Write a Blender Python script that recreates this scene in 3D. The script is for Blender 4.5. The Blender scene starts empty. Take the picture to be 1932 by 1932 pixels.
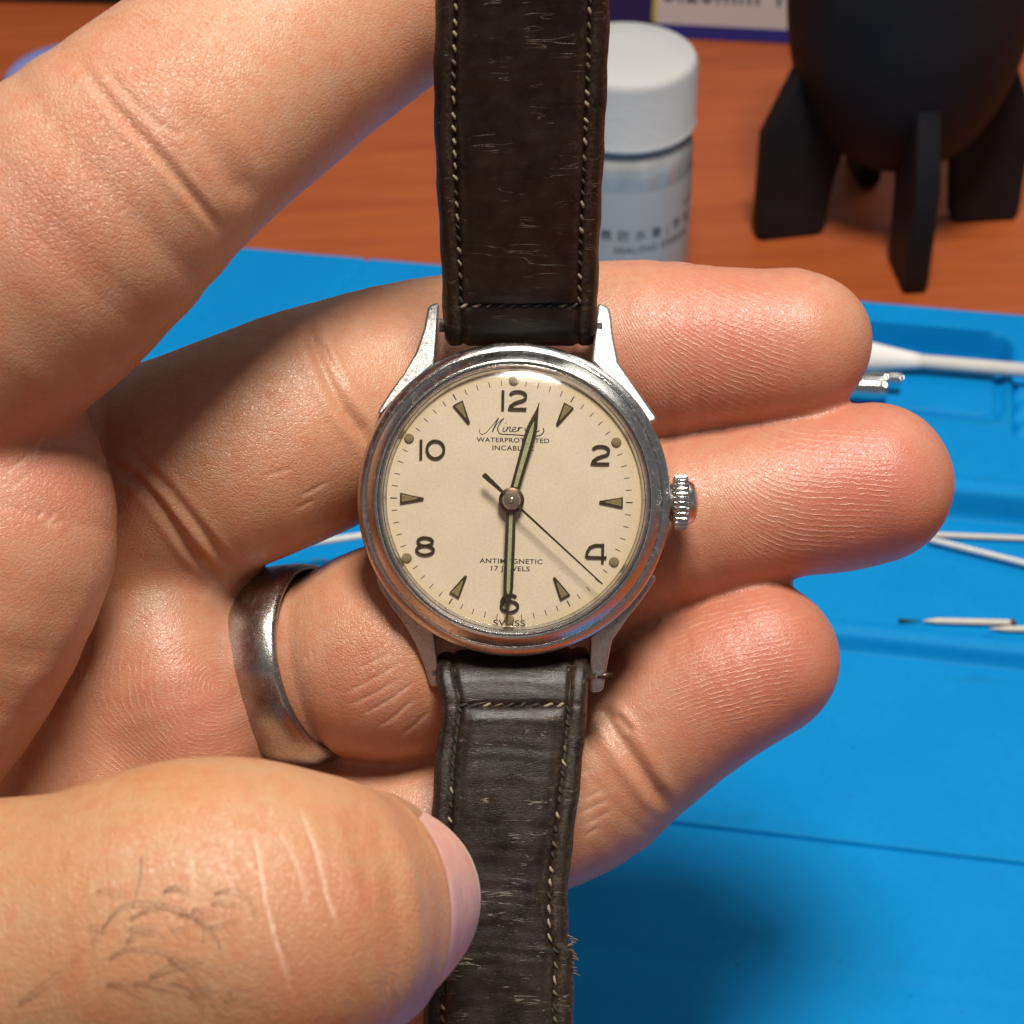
import bpy, bmesh, math, random
import numpy as np
from mathutils import Matrix, Vector

random.seed(7); RNG = np.random.default_rng(7)
SC = bpy.context.scene; COL = SC.collection
MM = 0.001
# ---------------------------------------------------------------- camera, light, exposure
PITCH = math.radians(38.6); TANH = math.tan(math.radians(13.0)); CAMH = 253.0; DW = 240.0
cd = bpy.data.cameras.new("camera"); cam = bpy.data.objects.new("camera", cd); COL.objects.link(cam)
cam.location = (0, 0, CAMH * MM); cam.rotation_euler = (math.pi / 2 - PITCH, 0, 0)
cd.sensor_fit = 'HORIZONTAL'; cd.angle = math.radians(26.0); cd.clip_start = 0.01; cd.clip_end = 50
cd.dof.use_dof = True; cd.dof.focus_distance = 0.240; cd.dof.aperture_fstop = 52.0
SC.camera = cam
w = bpy.data.worlds.new("World"); SC.world = w; w.use_nodes = True
w.node_tree.nodes['Background'].inputs[0].default_value = (0.96, 0.97, 1.0, 1)
w.node_tree.nodes['Background'].inputs[1].default_value = 0.155
SC.view_settings.view_transform = 'Standard'; SC.view_settings.look = 'None'
SC.view_settings.exposure = 0.0; SC.view_settings.gamma = 1.0

def area(name, loc, target, size, power, col):
    l = bpy.data.lights.new(name, 'AREA'); l.shape = 'DISK'; l.size = size; l.energy = power; l.color = col
    o = bpy.data.objects.new(name, l); COL.objects.link(o); o.location = loc
    o.rotation_euler = (Vector(target) - Vector(loc)).to_track_quat('-Z', 'Y').to_euler()
    return o
WATCHW = Vector((0.0, 0.188, 0.104))
area("desk_lamp_light", WATCHW + Vector((0.05, -0.05, 0.54)), WATCHW, 0.16, 5.1, (1.0, 0.94, 0.86))
area("ceiling_light", WATCHW + Vector((0.75, 0.75, 1.05)), WATCHW, 0.7, 3.2, (1.0, 0.96, 0.90))

# ---------------------------------------------------------------- frames: stage = camera-facing frame centred on the axis at the watch
SP, CP = math.sin(PITCH), math.cos(PITCH)
R_ST = Matrix(((1, 0, 0), (0, SP, -CP), (0, CP, SP)))          # stage x right, y up, z toward the viewer
ORG = Vector((0, DW * CP, CAMH - DW * SP))
M_ST = Matrix.Translation(ORG * MM) @ R_ST.to_4x4()            # stage metres -> world metres
K = 2 * TANH / 1932.0
def st(px, py, d): return np.array([(px - 966) * K * d, (966 - py) * K * d, DW - d])
def stpx(P):
    d = DW - P[:, 2]
    return P[:, 0] / (K * d) + 966, 966 - P[:, 1] / (K * d)
def desk(px, py, h=0.0):                                        # point of the level plane z=h seen at a pixel (mm, world)
    x = (px - 966) * K; y = (966 - py) * K
    dz = -SP + y * CP
    t = (h - CAMH) / dz
    return Vector((x * t, t * (CP + y * SP), h))

# ---------------------------------------------------------------- object helpers
def mesh_from(name, V, F, smooth=True):
    me = bpy.data.meshes.new(name)
    me.from_pydata([tuple(float(c) for c in v) for v in V], [], [tuple(int(i) for i in f) for f in F]); me.validate(clean_customdata=False)
    if smooth: me.polygons.foreach_set('use_smooth', [True] * len(me.polygons))
    me.update(); return me
def mesh_np(name, V, Q):                                        # big quad meshes
    me = bpy.data.meshes.new(name); n = len(Q)
    me.vertices.add(len(V)); me.vertices.foreach_set('co', V.astype(np.float32).ravel())
    me.loops.add(4 * n); me.loops.foreach_set('vertex_index', Q.astype(np.int32).ravel())
    me.polygons.add(n); me.polygons.foreach_set('loop_start', np.arange(0, 4 * n, 4, dtype=np.int32))
    me.update(calc_edges=True); me.polygons.foreach_set('use_smooth', np.ones(n, dtype=bool)); me.update()
    return me
def link(name, data, mat=None, parent=None, M=None):
    o = bpy.data.objects.new(name, data); COL.objects.link(o)
    if mat and data is not None and not data.materials: data.materials.append(mat)
    if parent: o.parent = parent
    if M is not None: o.matrix_local = M
    return o
def obj(name, V, F, mat, parent=None, M=None, smooth=True, bevel=0, sharp=True):
    V = np.asarray(V, float) * MM
    me = mesh_from(name, V, F, smooth); o = link(name, me, mat, parent, M)
    if smooth and sharp: me.set_sharp_from_angle(angle=math.radians(40))
    if bevel:
        b = o.modifiers.new('b', 'BEVEL'); b.width = bevel * MM; b.segments = 3; b.limit_method = 'ANGLE'; b.angle_limit = math.radians(35)
        b.harden_normals = False
    return o
def thing(name, label, cat, M, group=None):
    o = bpy.data.objects.new(name, None); COL.objects.link(o); o.matrix_world = M; o.empty_display_size = 0.01
    return tag(o, label, cat, group)
def tag(o, label, cat, group=None):
    o['label'] = label; o['category'] = cat
    if group: o['group'] = group
    return o
def T(x, y, z): return Matrix.Translation((x * MM, y * MM, z * MM))
def lathe(prof, n=96, axis='z'):
    V = []; F = []
    m = len(prof)
    for i in range(n):
        a = 2 * math.pi * i / n
        for (r, z) in prof:
            V.append((r * math.cos(a), r * math.sin(a), z))
    for i in range(n):
        j = (i + 1) % n
        for k in range(m - 1):
            F.append((i * m + k, j * m + k, j * m + k + 1, i * m + k + 1))
    if axis == 'x': V = [(z, x, y) for (x, y, z) in V]
    return V, F
def prism(poly, z0, z1):
    n = len(poly); V = [(x, y, z0) for x, y in poly] + [(x, y, z1) for x, y in poly]
    F = [tuple(range(n - 1, -1, -1)), tuple(range(n, 2 * n))] + [(i, (i + 1) % n, n + (i + 1) % n, n + i) for i in range(n)]
    return V, F
def boxm(x0, x1, y0, y1, z0, z1): return prism([(x0, y0), (x1, y0), (x1, y1), (x0, y1)], z0, z1)
def joinm(parts):
    V = []; F = []
    for v, f in parts:
        o = len(V); V += list(v); F += [tuple(i + o for i in q) for q in f]
    return V, F
def ccw(p): return p if sum(p[i][0] * p[(i + 1) % len(p)][1] - p[(i + 1) % len(p)][0] * p[i][1] for i in range(len(p))) > 0 else p[::-1]
def tube(pts, rad, n=8):
    pts = [Vector(p) for p in pts]; rad = rad if hasattr(rad, '__len__') else [rad] * len(pts)
    V = []; F = []; up = Vector((0.123, 0.31, 0.94))
    for i, p in enumerate(pts):
        t = (pts[min(i + 1, len(pts) - 1)] - pts[max(i - 1, 0)]).normalized()
        a = t.cross(up).normalized(); b = t.cross(a)
        for k in range(n):
            q = 2 * math.pi * k / n; V.append(p + (a * math.cos(q) + b * math.sin(q)) * rad[i])
    for i in range(len(pts) - 1):
        for k in range(n):
            l = (k + 1) % n; F.append((i * n + k, i * n + l, (i + 1) * n + l, (i + 1) * n + k))
    F.append(tuple(range(n))); m = (len(pts) - 1) * n; F.append(tuple(m + k for k in range(n - 1, -1, -1)))
    return V, F
def catmull(P, n=8):
    P = [np.asarray(p, float) for p in P]; P = [2 * P[0] - P[1]] + P + [2 * P[-1] - P[-2]]; out = []
    for i in range(1, len(P) - 2):
        for k in range(n):
            t = k / n
            out.append(0.5 * (2 * P[i] + (P[i + 1] - P[i - 1]) * t + (2 * P[i - 1] - 5 * P[i] + 4 * P[i + 1] - P[i + 2]) * t * t + (3 * P[i] - P[i - 1] - 3 * P[i + 1] + P[i + 2]) * t ** 3))
    out.append(P[-2]); return out
def ribbon(pts, wd, z0, z1, closed=False):                       # flat stroke with thickness, mitred
    pts = [np.asarray(p, float) for p in pts]; n = len(pts); wd = wd if hasattr(wd, '__len__') else [wd] * n
    L = []; R = []
    for i in range(n):
        a = pts[(i - 1) % n] if (closed or i > 0) else pts[i]; b = pts[(i + 1) % n] if (closed or i < n - 1) else pts[i]
        d1 = pts[i] - a; d2 = b - pts[i]
        d1 = d1 / (np.linalg.norm(d1) or 1); d2 = d2 / (np.linalg.norm(d2) or 1)
        t = d1 + d2; t = t / (np.linalg.norm(t) or 1); nn = np.array([-t[1], t[0]])
        ref = d1 if np.linalg.norm(d1) > .5 else d2
        c = max(0.5, abs(np.dot(nn, np.array([-ref[1], ref[0]]))))
        L.append(pts[i] + nn * wd[i] / 2 / c); R.append(pts[i] - nn * wd[i] / 2 / c)
    V = [(x, y, z1) for x, y in L] + [(x, y, z1) for x, y in R] + [(x, y, z0) for x, y in L] + [(x, y, z0) for x, y in R]
    F = []
    for i in range(n if closed else n - 1):
        j = (i + 1) % n
        F += [(n + i, n + j, j, i), (i, j, 2 * n + j, 2 * n + i), (n + j, n + i, 3 * n + i, 3 * n + j)]
    if not closed: F += [(0, 2 * n, 3 * n, n), (2 * n - 1, 4 * n - 1, 3 * n - 1, n - 1)]
    return V, F

# ---------------------------------------------------------------- material helpers
class NT:
    def __init__(s, name):
        s.m = bpy.data.materials.new(name); s.m.use_nodes = True; s.t = s.m.node_tree
        s.b = s.t.nodes['Principled BSDF']; s.out = s.t.nodes['Material Output']
    def n(s, typ, **kw):
        nd = s.t.nodes.new('ShaderNode' + typ)
        for k, v in kw.items():
            if k.startswith('_'): setattr(nd, k[1:], v)
            else:
                key = int(k[1:]) if k[0] == 'i' and k[1:].isdigit() else k.replace('__', ' ')
                s.set(nd.inputs[key], v)
        return nd
    def set(s, sock, v):
        if isinstance(v, bpy.types.NodeSocket): s.t.links.new(v, sock)
        elif isinstance(v, bpy.types.Node): s.t.links.new(v.outputs[0], sock)
        else: sock.default_value = (tuple(v) + (1,)) if (hasattr(v, '__len__') and len(v) == 3 and sock.type == 'RGBA') else v
    def bs(s, **kw):
        for k, v in kw.items(): s.set(s.b.inputs[k.replace('__', ' ')], v)
        return s
    def co(s, scale=(1000, 1000, 1000), rot=(0, 0, 0)):
        tc = s.n('TexCoord'); return s.n('Mapping', i0=tc.outputs['Object'], i2=rot, i3=scale).outputs[0]
    def noise(s, vec, scale, detail=3, rough=.55, dist=0): return s.n('TexNoise', Vector=vec, Scale=scale, Detail=detail, Roughness=rough, Distortion=dist).outputs[0]
    def math(s, op, a, b=0.0, c=None, clamp=False):
        kw = dict(i0=a, i1=b)
        if c is not None: kw['i2'] = c
        return s.n('Math', _operation=op, _use_clamp=clamp, **kw).outputs[0]
    def ramp(s, f, stops):
        r = s.n('ValToRGB', i0=f); e = r.color_ramp.elements
        while len(e) < len(stops): e.new(0.5)
        for q, (p, c) in zip(e, stops): q.position = p; q.color = tuple(c) + (1,) if len(c) == 3 else c
        return r.outputs[0]
    def rng(s, f, a, b, c=0.0, d=1.0): return s.n('MapRange', i0=f, i1=a, i2=b, i3=c, i4=d).outputs[0]
    def mix(s, f, a, b, mode='MIX'):
        m = s.n('Mix', _data_type='RGBA', _blend_type=mode); s.set(m.inputs[0], f); s.set(m.inputs[6], a); s.set(m.inputs[7], b); return m.outputs[2]
    def attr(s, name): return s.n('Attribute', _attribute_name=name).outputs['Fac']
    def bump(s, h, dist, strength=1.0, normal=None):
        kw = dict(Height=h, Distance=dist * MM, Strength=strength)
        if normal is not None: kw['Normal'] = normal
        return s.n('Bump', **kw).outputs[0]
def simple(name, col, rough=.5, metal=0.0, **kw):
    m = NT(name).bs(Base__Color=col, Roughness=rough, Metallic=metal); m.bs(**kw); return m.m
# ---------------------------------------------------------------- materials
def mat_skin(name, tint=(0.50, 0.278, 0.168)):
    s = NT(name); c = s.co()
    big = s.noise(c, 0.16, 2); mid = s.noise(c, 0.9, 3); fine = s.noise(c, 5.0, 2)
    base = s.mix(s.rng(big, .35, .65), tint, tuple(np.array(tint) * (1.04, .90, .84)))
    base = s.mix(s.rng(mid, .4, .70, 0, .5), base, tuple(np.array(tint) * (1.0, .74, .66)))
    blot = s.noise(c, .42, 4, .65); base = s.mix(s.rng(blot, .50, .66, 0, .55), base, tuple(np.array(tint) * (.98, .66, .58))); base = s.mix(s.rng(fine, .58, .72, 0, .30), base, tuple(np.array(tint) * (1.15, 1.25, 1.3))); base = s.mix(s.rng(s.noise(c, 2.6, 4, .7), .56, .72, 0, .40), base, tuple(np.array(tint) * (.80, .62, .55)))
    base = s.mix(s.math('MULTIPLY', s.attr('red'), s.rng(mid, .2, .8, .75, 1.0), clamp=True), base, (0.50, 0.145, 0.10))
    phi = s.attr('phi'); rid = s.attr('ridge'); lin = s.attr('line')
    wob = s.math('ADD', s.math('MULTIPLY', s.math('SUBTRACT', s.noise(c, .28, 2), .5), 9.0), s.math('MULTIPLY', s.math('SUBTRACT', s.noise(c, 1.2, 2), .5), 3.6))
    sn = s.math('SINE', s.math('ADD', s.math('MULTIPLY', phi, 2 * math.pi), wob))
    brk = s.rng(s.noise(c, .75, 4, .65), .40, .62)
    crest = s.math('MULTIPLY', s.math('MULTIPLY', s.rng(sn, .55, 1.0), rid), brk, clamp=True)
    base = s.mix(s.math('MULTIPLY', crest, .70), base, (0.70, 0.40, 0.28))
    base = s.mix(s.math('MULTIPLY', lin, s.rng(fine, .25, .6, .45, 1.0), clamp=True), base, (0.78, 0.52, 0.38))
    cells = s.n('TexVoronoi', _feature='DISTANCE_TO_EDGE', Vector=s.n('VectorMath', _operation='ADD', i0=c, i1=s.n('TexNoise', Vector=c, Scale=1.1, Detail=2).outputs[1]).outputs[0], Scale=1.55).outputs[0]
    cl = s.rng(cells, 0.0, 0.16)
    cells2 = s.rng(s.n('TexVoronoi', _feature='DISTANCE_TO_EDGE', Vector=c, Scale=3.6).outputs[0], 0, .2)
    wr = s.attr('wrinkle')
    h = s.math('ADD', s.math('MULTIPLY', cl, .55), s.math('MULTIPLY', cells2, .35))
    h = s.math('MULTIPLY', h, wr)
    h = s.math('ADD', h, s.math('MULTIPLY', fine, .35))
    h = s.math('ADD', h, s.math('ADD', s.math('MULTIPLY', crest, .65), s.math('MULTIPLY', s.math('MULTIPLY', sn, rid), .07)))
    nrm = s.bump(h, 0.075, .9)
    s.bs(Base__Color=base, Roughness=s.rng(s.noise(c, 1.6, 3, .7), .3, .7, .26, .48), Subsurface__Weight=.30, Subsurface__Scale=0.0011,
         Specular__IOR__Level=.5, Normal=nrm)
    s.b.inputs['Subsurface Radius'].default_value = (1.0, .38, .2); s.b.subsurface_method = 'RANDOM_WALK'
    return s.m
def mat_steel(name, rough=.12, col=(.62, .60, .57), dirt=.5, grime=(.10, .065, .035), rv=.22, bd=.045):
    s = NT(name); c = s.co()
    n1 = s.noise(c, 1.7, 6, .72); n2 = s.noise(c, 6.0, 4, .7)
    scr = s.n('TexNoise', Vector=s.n('Mapping', i0=c, i2=(0, 0, .7), i3=(1.2, 16, 3)).outputs[0], Scale=1.0, Detail=4).outputs[0]
    d = s.math('MULTIPLY', s.rng(n1, .54, .74), dirt, clamp=True)
    s.bs(Base__Color=s.mix(d, s.mix(s.rng(n2, .4, .7), col, tuple(np.array(col) * .72)), grime), Metallic=s.rng(d, 0, 1, 1, .35),
         Roughness=s.math('ADD', s.rng(n2, .35, .75, rough, rough + rv), s.math('MULTIPLY', d, .25)),
         Normal=s.bump(s.math('ADD', s.math('MULTIPLY', n2, .6), s.math('ADD', s.math('MULTIPLY', scr, .5), s.math('MULTIPLY', n1, .8))), bd, .6))
    return s.m
def mat_leather():
    s = NT('worn_leather'); c = s.co()
    n1 = s.noise(c, .35, 4, .6); n2 = s.noise(c, 2.2, 5, .7); gr = s.noise(s.n('Mapping', i0=c, i3=(.9, 1.9, 1.2)).outputs[0], 1.0, 6, .75)
    gr2 = s.noise(s.n('Mapping', i0=c, i3=(1.6, 9, 2)).outputs[0], 1.0, 4, .7)
    base = s.mix(s.rng(n1, .35, .68), (.009, .006, .0045), (.024, .0155, .0105))
    base = s.mix(s.rng(gr, .58, .8, 0, .6), base, (.062, .046, .033))
    base = s.mix(s.rng(gr2, .66, .82, 0, .55), base, (.12, .09, .065))
    base = s.mix(s.math('MULTIPLY', s.attr('wear'), s.rng(n2, .42, .68), clamp=True), base, (.115, .088, .06))
    sp = s.rng(s.noise(c, 2.2, 2, .6), .80, .82)
    base = s.mix(s.math('MULTIPLY', sp, .7), base, (.42, .38, .33))
    ck = s.noise(s.n('Mapping', i0=c, i3=(.085, .75, .45)).outputs[0], 1.0, 3, .5, .12)
    ck = s.math('MULTIPLY', s.rng(s.math('ABSOLUTE', s.math('SUBTRACT', ck, .5)), .0, .010, 1, 0), s.rng(s.noise(c, .33, 2), .50, .62))
    base = s.mix(s.math('MULTIPLY', ck, s.rng(n2, .35, .6, .15, .9)), base, (.20, .155, .11))
    h = s.math('ADD', s.math('MULTIPLY', gr, 1.0), s.math('ADD', s.math('MULTIPLY', n2, .5), s.math('SUBTRACT', s.math('MULTIPLY', gr2, .6), s.math('MULTIPLY', ck, .9))))
    s.bs(Base__Color=base, Roughness=s.rng(n1, .3, .7, .26, .46), Specular__IOR__Level=.32, Normal=s.bump(h, .06, .7))
    return s.m
def mat_dial():
    s = NT('aged_cream_dial'); c = s.co()
    a = s.noise(c, .22, 3); b = s.noise(c, 3.5, 4, .7); f = s.noise(c, 11, 2, .6)
    r = s.n('VectorMath', _operation='LENGTH', i0=c).outputs['Value']
    base = s.mix(s.rng(a, .35, .65), (.60, .52, .405), (.565, .48, .37))
    base = s.mix(s.rng(b, .42, .72, 0, .55), base, (.45, .375, .275))
    base = s.mix(s.math('MULTIPLY', s.rng(r, 12.2, 13.9), s.rng(b, .3, .6, .35, .85)), base, (.52, .41, .225))
    sp = s.rng(s.noise(c, 1.7, 2), .74, .77)
    base = s.mix(s.math('MULTIPLY', sp, .35), base, (.30, .21, .12))
    s.bs(Base__Color=base, Roughness=.6, Specular__IOR__Level=.3, Normal=s.bump(s.math('ADD', f, s.math('MULTIPLY', b, .7)), .02, .6))
    return s.m
def mat_crystal():
    s = NT('acrylic_crystal'); c = s.co()
    t = s.n('BsdfTransparent', Color=(.99, .975, .945)); sc = s.noise(s.n('Mapping', i0=c, i2=(0, 0, 1.1), i3=(.6, 7, 1)).outputs[0], 1.0, 4, .7)
    g = s.n('BsdfGlossy', Color=(1, 1, 1), Roughness=s.rng(sc, .35, .7, .06, .22), Normal=s.bump(s.math('ADD', sc, s.noise(c, 1.4, 4)), .03, .35))
    fr = s.n('Fresnel', IOR=s.rng(s.n('NewGeometry').outputs['Backfacing'], 0, 1, 1.49, 1 / 1.49))
    mx = s.n('MixShader', i0=s.math('MULTIPLY', fr.outputs[0], 1.25, clamp=True), i1=t.outputs[0], i2=g.outputs[0])
    s.t.links.new(mx.outputs[0], s.out.inputs[0]); return s.m
def mat_wood():
    s = NT('reddish_desk_wood'); tc = s.n('TexCoord'); c = s.n('Mapping', i0=tc.outputs['Object'], i2=(0, 0, -.10), i3=(1000, 1000, 1000)).outputs[0]
    st_ = s.n('Mapping', i0=c, i3=(.012, .16, 1)).outputs[0]
    a = s.noise(st_, 1.0, 5, .6, 1.2); b = s.noise(s.n('Mapping', i0=c, i3=(.06, 2.0, 1)).outputs[0], 1.0, 4, .65); f = s.noise(s.n('Mapping', i0=c, i3=(.35, 3.2, 1)).outputs[0], 1.0, 3)
    base = s.ramp(a, [(.30, (.33, .070, .019)), (.48, (.37, .083, .023)), (.62, (.41, .097, .027)), (.8, (.35, .075, .020))])
    base = s.mix(s.rng(b, .5, .72, 0, .45), base, (.26, .055, .013)); base = s.mix(s.rng(f, .55, .8, 0, .35), base, (.22, .045, .011))
    s.bs(Base__Color=base, Roughness=.42, Specular__IOR__Level=.35, Normal=s.bump(b, .05, .3)); return s.m
def mat_mat():
    s = NT('blue_silicone'); c = s.co(); a = s.noise(c, .035, 3); b = s.noise(c, .8, 4); sp = s.rng(s.noise(c, .45, 3), .68, .73)
    base = s.mix(s.rng(a, .3, .7), (.0006, .232, .56), (.0003, .205, .51)); base = s.mix(s.rng(b, .45, .8, 0, .3), base, (.001, .16, .42))
    base = s.mix(s.math('MULTIPLY', sp, .5), base, (.0, .09, .24))
    st_ = s.rng(s.noise(s.n('Mapping', i0=c, i3=(.03, .12, 1)).outputs[0], 1.0, 3), .66, .78); base = s.mix(s.math('MULTIPLY', st_, .5), base, (.002, .14, .31))
    s.bs(Base__Color=base, Roughness=.6, Specular__IOR__Level=.12, Normal=s.bump(s.noise(c, 3, 3), .06, .5)); return s.m

SKIN = mat_skin('skin'); SKIN2 = mat_skin('skin_thumb_back', (0.48, 0.268, 0.14))
STEEL = mat_steel('polished_steel', .05, (.68, .67, .65), .6); STEEL_W = mat_steel('worn_lug_steel', .26, (.50, .49, .47), .8, rv=.36, bd=.11)
RINGM = mat_steel('hammered_ring_metal', .16, (.46, .43, .40), .3, (.10, .07, .05))
LEATHER = mat_leather(); DIAL = mat_dial(); CRYSTAL = mat_crystal(); WOOD = mat_wood(); BLUE = mat_mat()
def mat_metal_dark(name, col, rough):
    s = NT(name); c = s.co(); n = s.noise(c, 7, 3)
    s.bs(Base__Color=s.mix(s.rng(n, .35, .7), col, tuple(np.array(col) * .6)), Metallic=.8, Roughness=rough); return s.m
BRONZE = mat_metal_dark('tarnished_gilt', (.105, .070, .040), .36); HUB = mat_metal_dark('polished_hub', (.42, .33, .25), .22)
def mat_lume(name, col):
    s = NT(name); n = s.noise(s.co(), 5, 4, .7); s.bs(Base__Color=s.mix(s.rng(n, .35, .7), col, tuple(np.array(col) * .5)), Roughness=.85, Normal=s.bump(n, .06, .8)); return s.m
LUME = mat_lume('aged_green_lume', (.36, .37, .20)); LUMEB = mat_lume('browned_lume', (.22, .165, .07))
INK = simple('black_print', (.018, .012, .008), .6)
THREAD_L = mat_lume('pale_thread', (.34, .275, .185)); THREAD_M = mat_lume('soiled_thread', (.13, .10, .065)); THREAD_D = mat_lume('dark_thread', (.03, .03, .028))
# ---------------------------------------------------------------- hands: distance field -> surface net -> projected, creased mesh
f32 = np.float32
def chain(pts, sub=3):
    P = []
    for (px, py, d, h) in pts:
        s = st(px, py, d); P.append([s[0], s[1], s[2], h * K * d])
    return np.array(catmull(P, sub), float)
def seg_d(P, C):
    best = None
    for a, b in zip(C[:-1], C[1:]):
        ab = (b[:3] - a[:3]); L = float(ab @ ab) + 1e-9
        px = P[:, 0] - f32(a[0]); py = P[:, 1] - f32(a[1]); pz = P[:, 2] - f32(a[2])
        t = np.clip((px * f32(ab[0]) + py * f32(ab[1]) + pz * f32(ab[2])) / f32(L), 0, 1)
        d = np.sqrt((px - t * f32(ab[0])) ** 2 + (py - t * f32(ab[1])) ** 2 + (pz - t * f32(ab[2])) ** 2) - (f32(a[3]) + t * f32(b[3] - a[3]))
        best = d if best is None else np.minimum(best, d)
    return best
def smin(a, b, k):
    h = np.maximum(k - np.abs(a - b), 0) / f32(k)
    return np.minimum(a, b) - h * h * f32(k * .25)
A_ = chain([(150, 985, 254, 215), (275, 915, 253, 216), (418, 864, 252, 219), (560, 806, 254, 216), (667, 765, 257, 207), (800, 722, 260, 196), (1000, 685, 261, 182), (1215, 662, 258, 171), (1350, 656, 257, 152), (1430, 655, 257, 147), (1492, 652, 257, 143)])
A2 = chain([(1500, 640, 259, 112), (1532, 640, 259, 100)], 1)
B_ = chain([(420, 1290, 264, 168), (500, 1275, 261, 168), (590, 1258, 258, 170), (650, 1246, 257, 178), (720, 1234, 256, 201), (800, 1210, 257, 207), (1000, 1105, 262, 186), (1200, 1004, 260, 172), (1300, 976, 258, 159), (1460, 945, 257, 150), (1580, 925, 257, 154), (1646, 912, 257, 152)])
C_ = chain([(560, 1592, 262, 182), (760, 1588, 260, 180), (900, 1552, 260, 176), (1080, 1488, 260, 168), (1170, 1424, 259, 158), (1270, 1345, 258, 155), (1360, 1285, 257, 153), (1434, 1245, 257, 149)])
P_ = chain([(430, 1740, 268, 165), (620, 1780, 272, 150), (780, 1790, 276, 140), (900, 1740, 282, 130), (930, 1660, 288, 122)])
MC = [chain([(275, 920, 254, 212), (60, 1060, 258, 222), (-320, 1180, 262, 235)], 2),
      chain([(480, 1285, 263, 168), (300, 1280, 256, 190), (-50, 1350, 254, 225), (-380, 1420, 262, 240)], 2),
      chain([(560, 1605, 263, 168), (350, 1570, 257, 195), (0, 1540, 255, 225), (-380, 1520, 262, 240)], 2),
      chain([(430, 1740, 268, 165), (200, 1720, 266, 190), (-320, 1620, 262, 225)], 2)]
WB = chain([(330, 1075, 256, 150), (420, 1125, 260, 95), (455, 1140, 262, 55)], 2)
PAD = chain([(285, 1170, 251, 128), (318, 1290, 249, 130), (345, 1400, 250, 135), (300, 1520, 252, 140)], 3)
D_ = chain([(-20, 905, 233, 216), (-40, 1020, 232, 257), (-115, 1220, 234, 243), (-260, 1400, 238, 255)])
TH = chain([(-320, 860, 232, 300), (-120, 655, 227, 275), (80, 462, 223, 284), (285, 280, 223, 252), (464, 138, 229, 236), (690, -15, 236, 214), (850, -95, 240, 195)])
WEB = chain([(-90, 800, 238, 200), (40, 840, 243, 150)], 2)
def sdf_left(P):
    P = np.asarray(P, f32)
    a = smin(seg_d(P, A_), seg_d(P, A2), 3.0); b = seg_d(P, B_); c = seg_d(P, C_)
    f = smin(smin(smin(a, b, 2.0), c, 2.0), seg_d(P, P_), 2)
    m = None
    for q in MC: e = seg_d(P, q); m = e if m is None else smin(m, e, 7)
    m = smin(smin(m, seg_d(P, PAD), 3.0), seg_d(P, WB), 3.0)
    f = smin(f, m, 2.2)
    t = smin(smin(seg_d(P, TH), seg_d(P, WEB), 6), seg_d(P, D_), 2.0)
    return smin(f, t, 1.6)
RT = chain([(-420, 2000, 205, 400), (-120, 1860, 195, 338), (150, 1800, 190, 306), (380, 1748, 189, 318), (540, 1738, 192, 286), (640, 1716, 203, 230), (715, 1698, 214, 184), (742, 1692, 224, 152)], 8)
RI = chain([(-300, 2150, 225, 260), (100, 2080, 238, 200), (450, 1970, 250, 165), (780, 1860, 254, 148), (895, 1822, 254, 140)])
RF = [chain([(-300, 2300 + 60 * i, 220 + 6 * i, 220), (150, 2230 + 190 * i, 225 + 8 * i, 180), (520, 2210 + 200 * i, 236 + 8 * i, 165), (640, 2200 + 200 * i, 252 + 6 * i, 150), (480, 2190 + 200 * i, 262 + 4 * i, 140)]) for i in range(3)]
RW = chain([(-800, 2500, 215, 420), (-420, 2250, 212, 430)], 1)
def sdf_right(P):
    P = np.asarray(P, f32)
    f = smin(seg_d(P, RW), seg_d(P, RI), 6)
    for q in RF: f = smin(f, seg_d(P, q), 3)
    return smin(f, seg_d(P, RT), 4)

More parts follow.
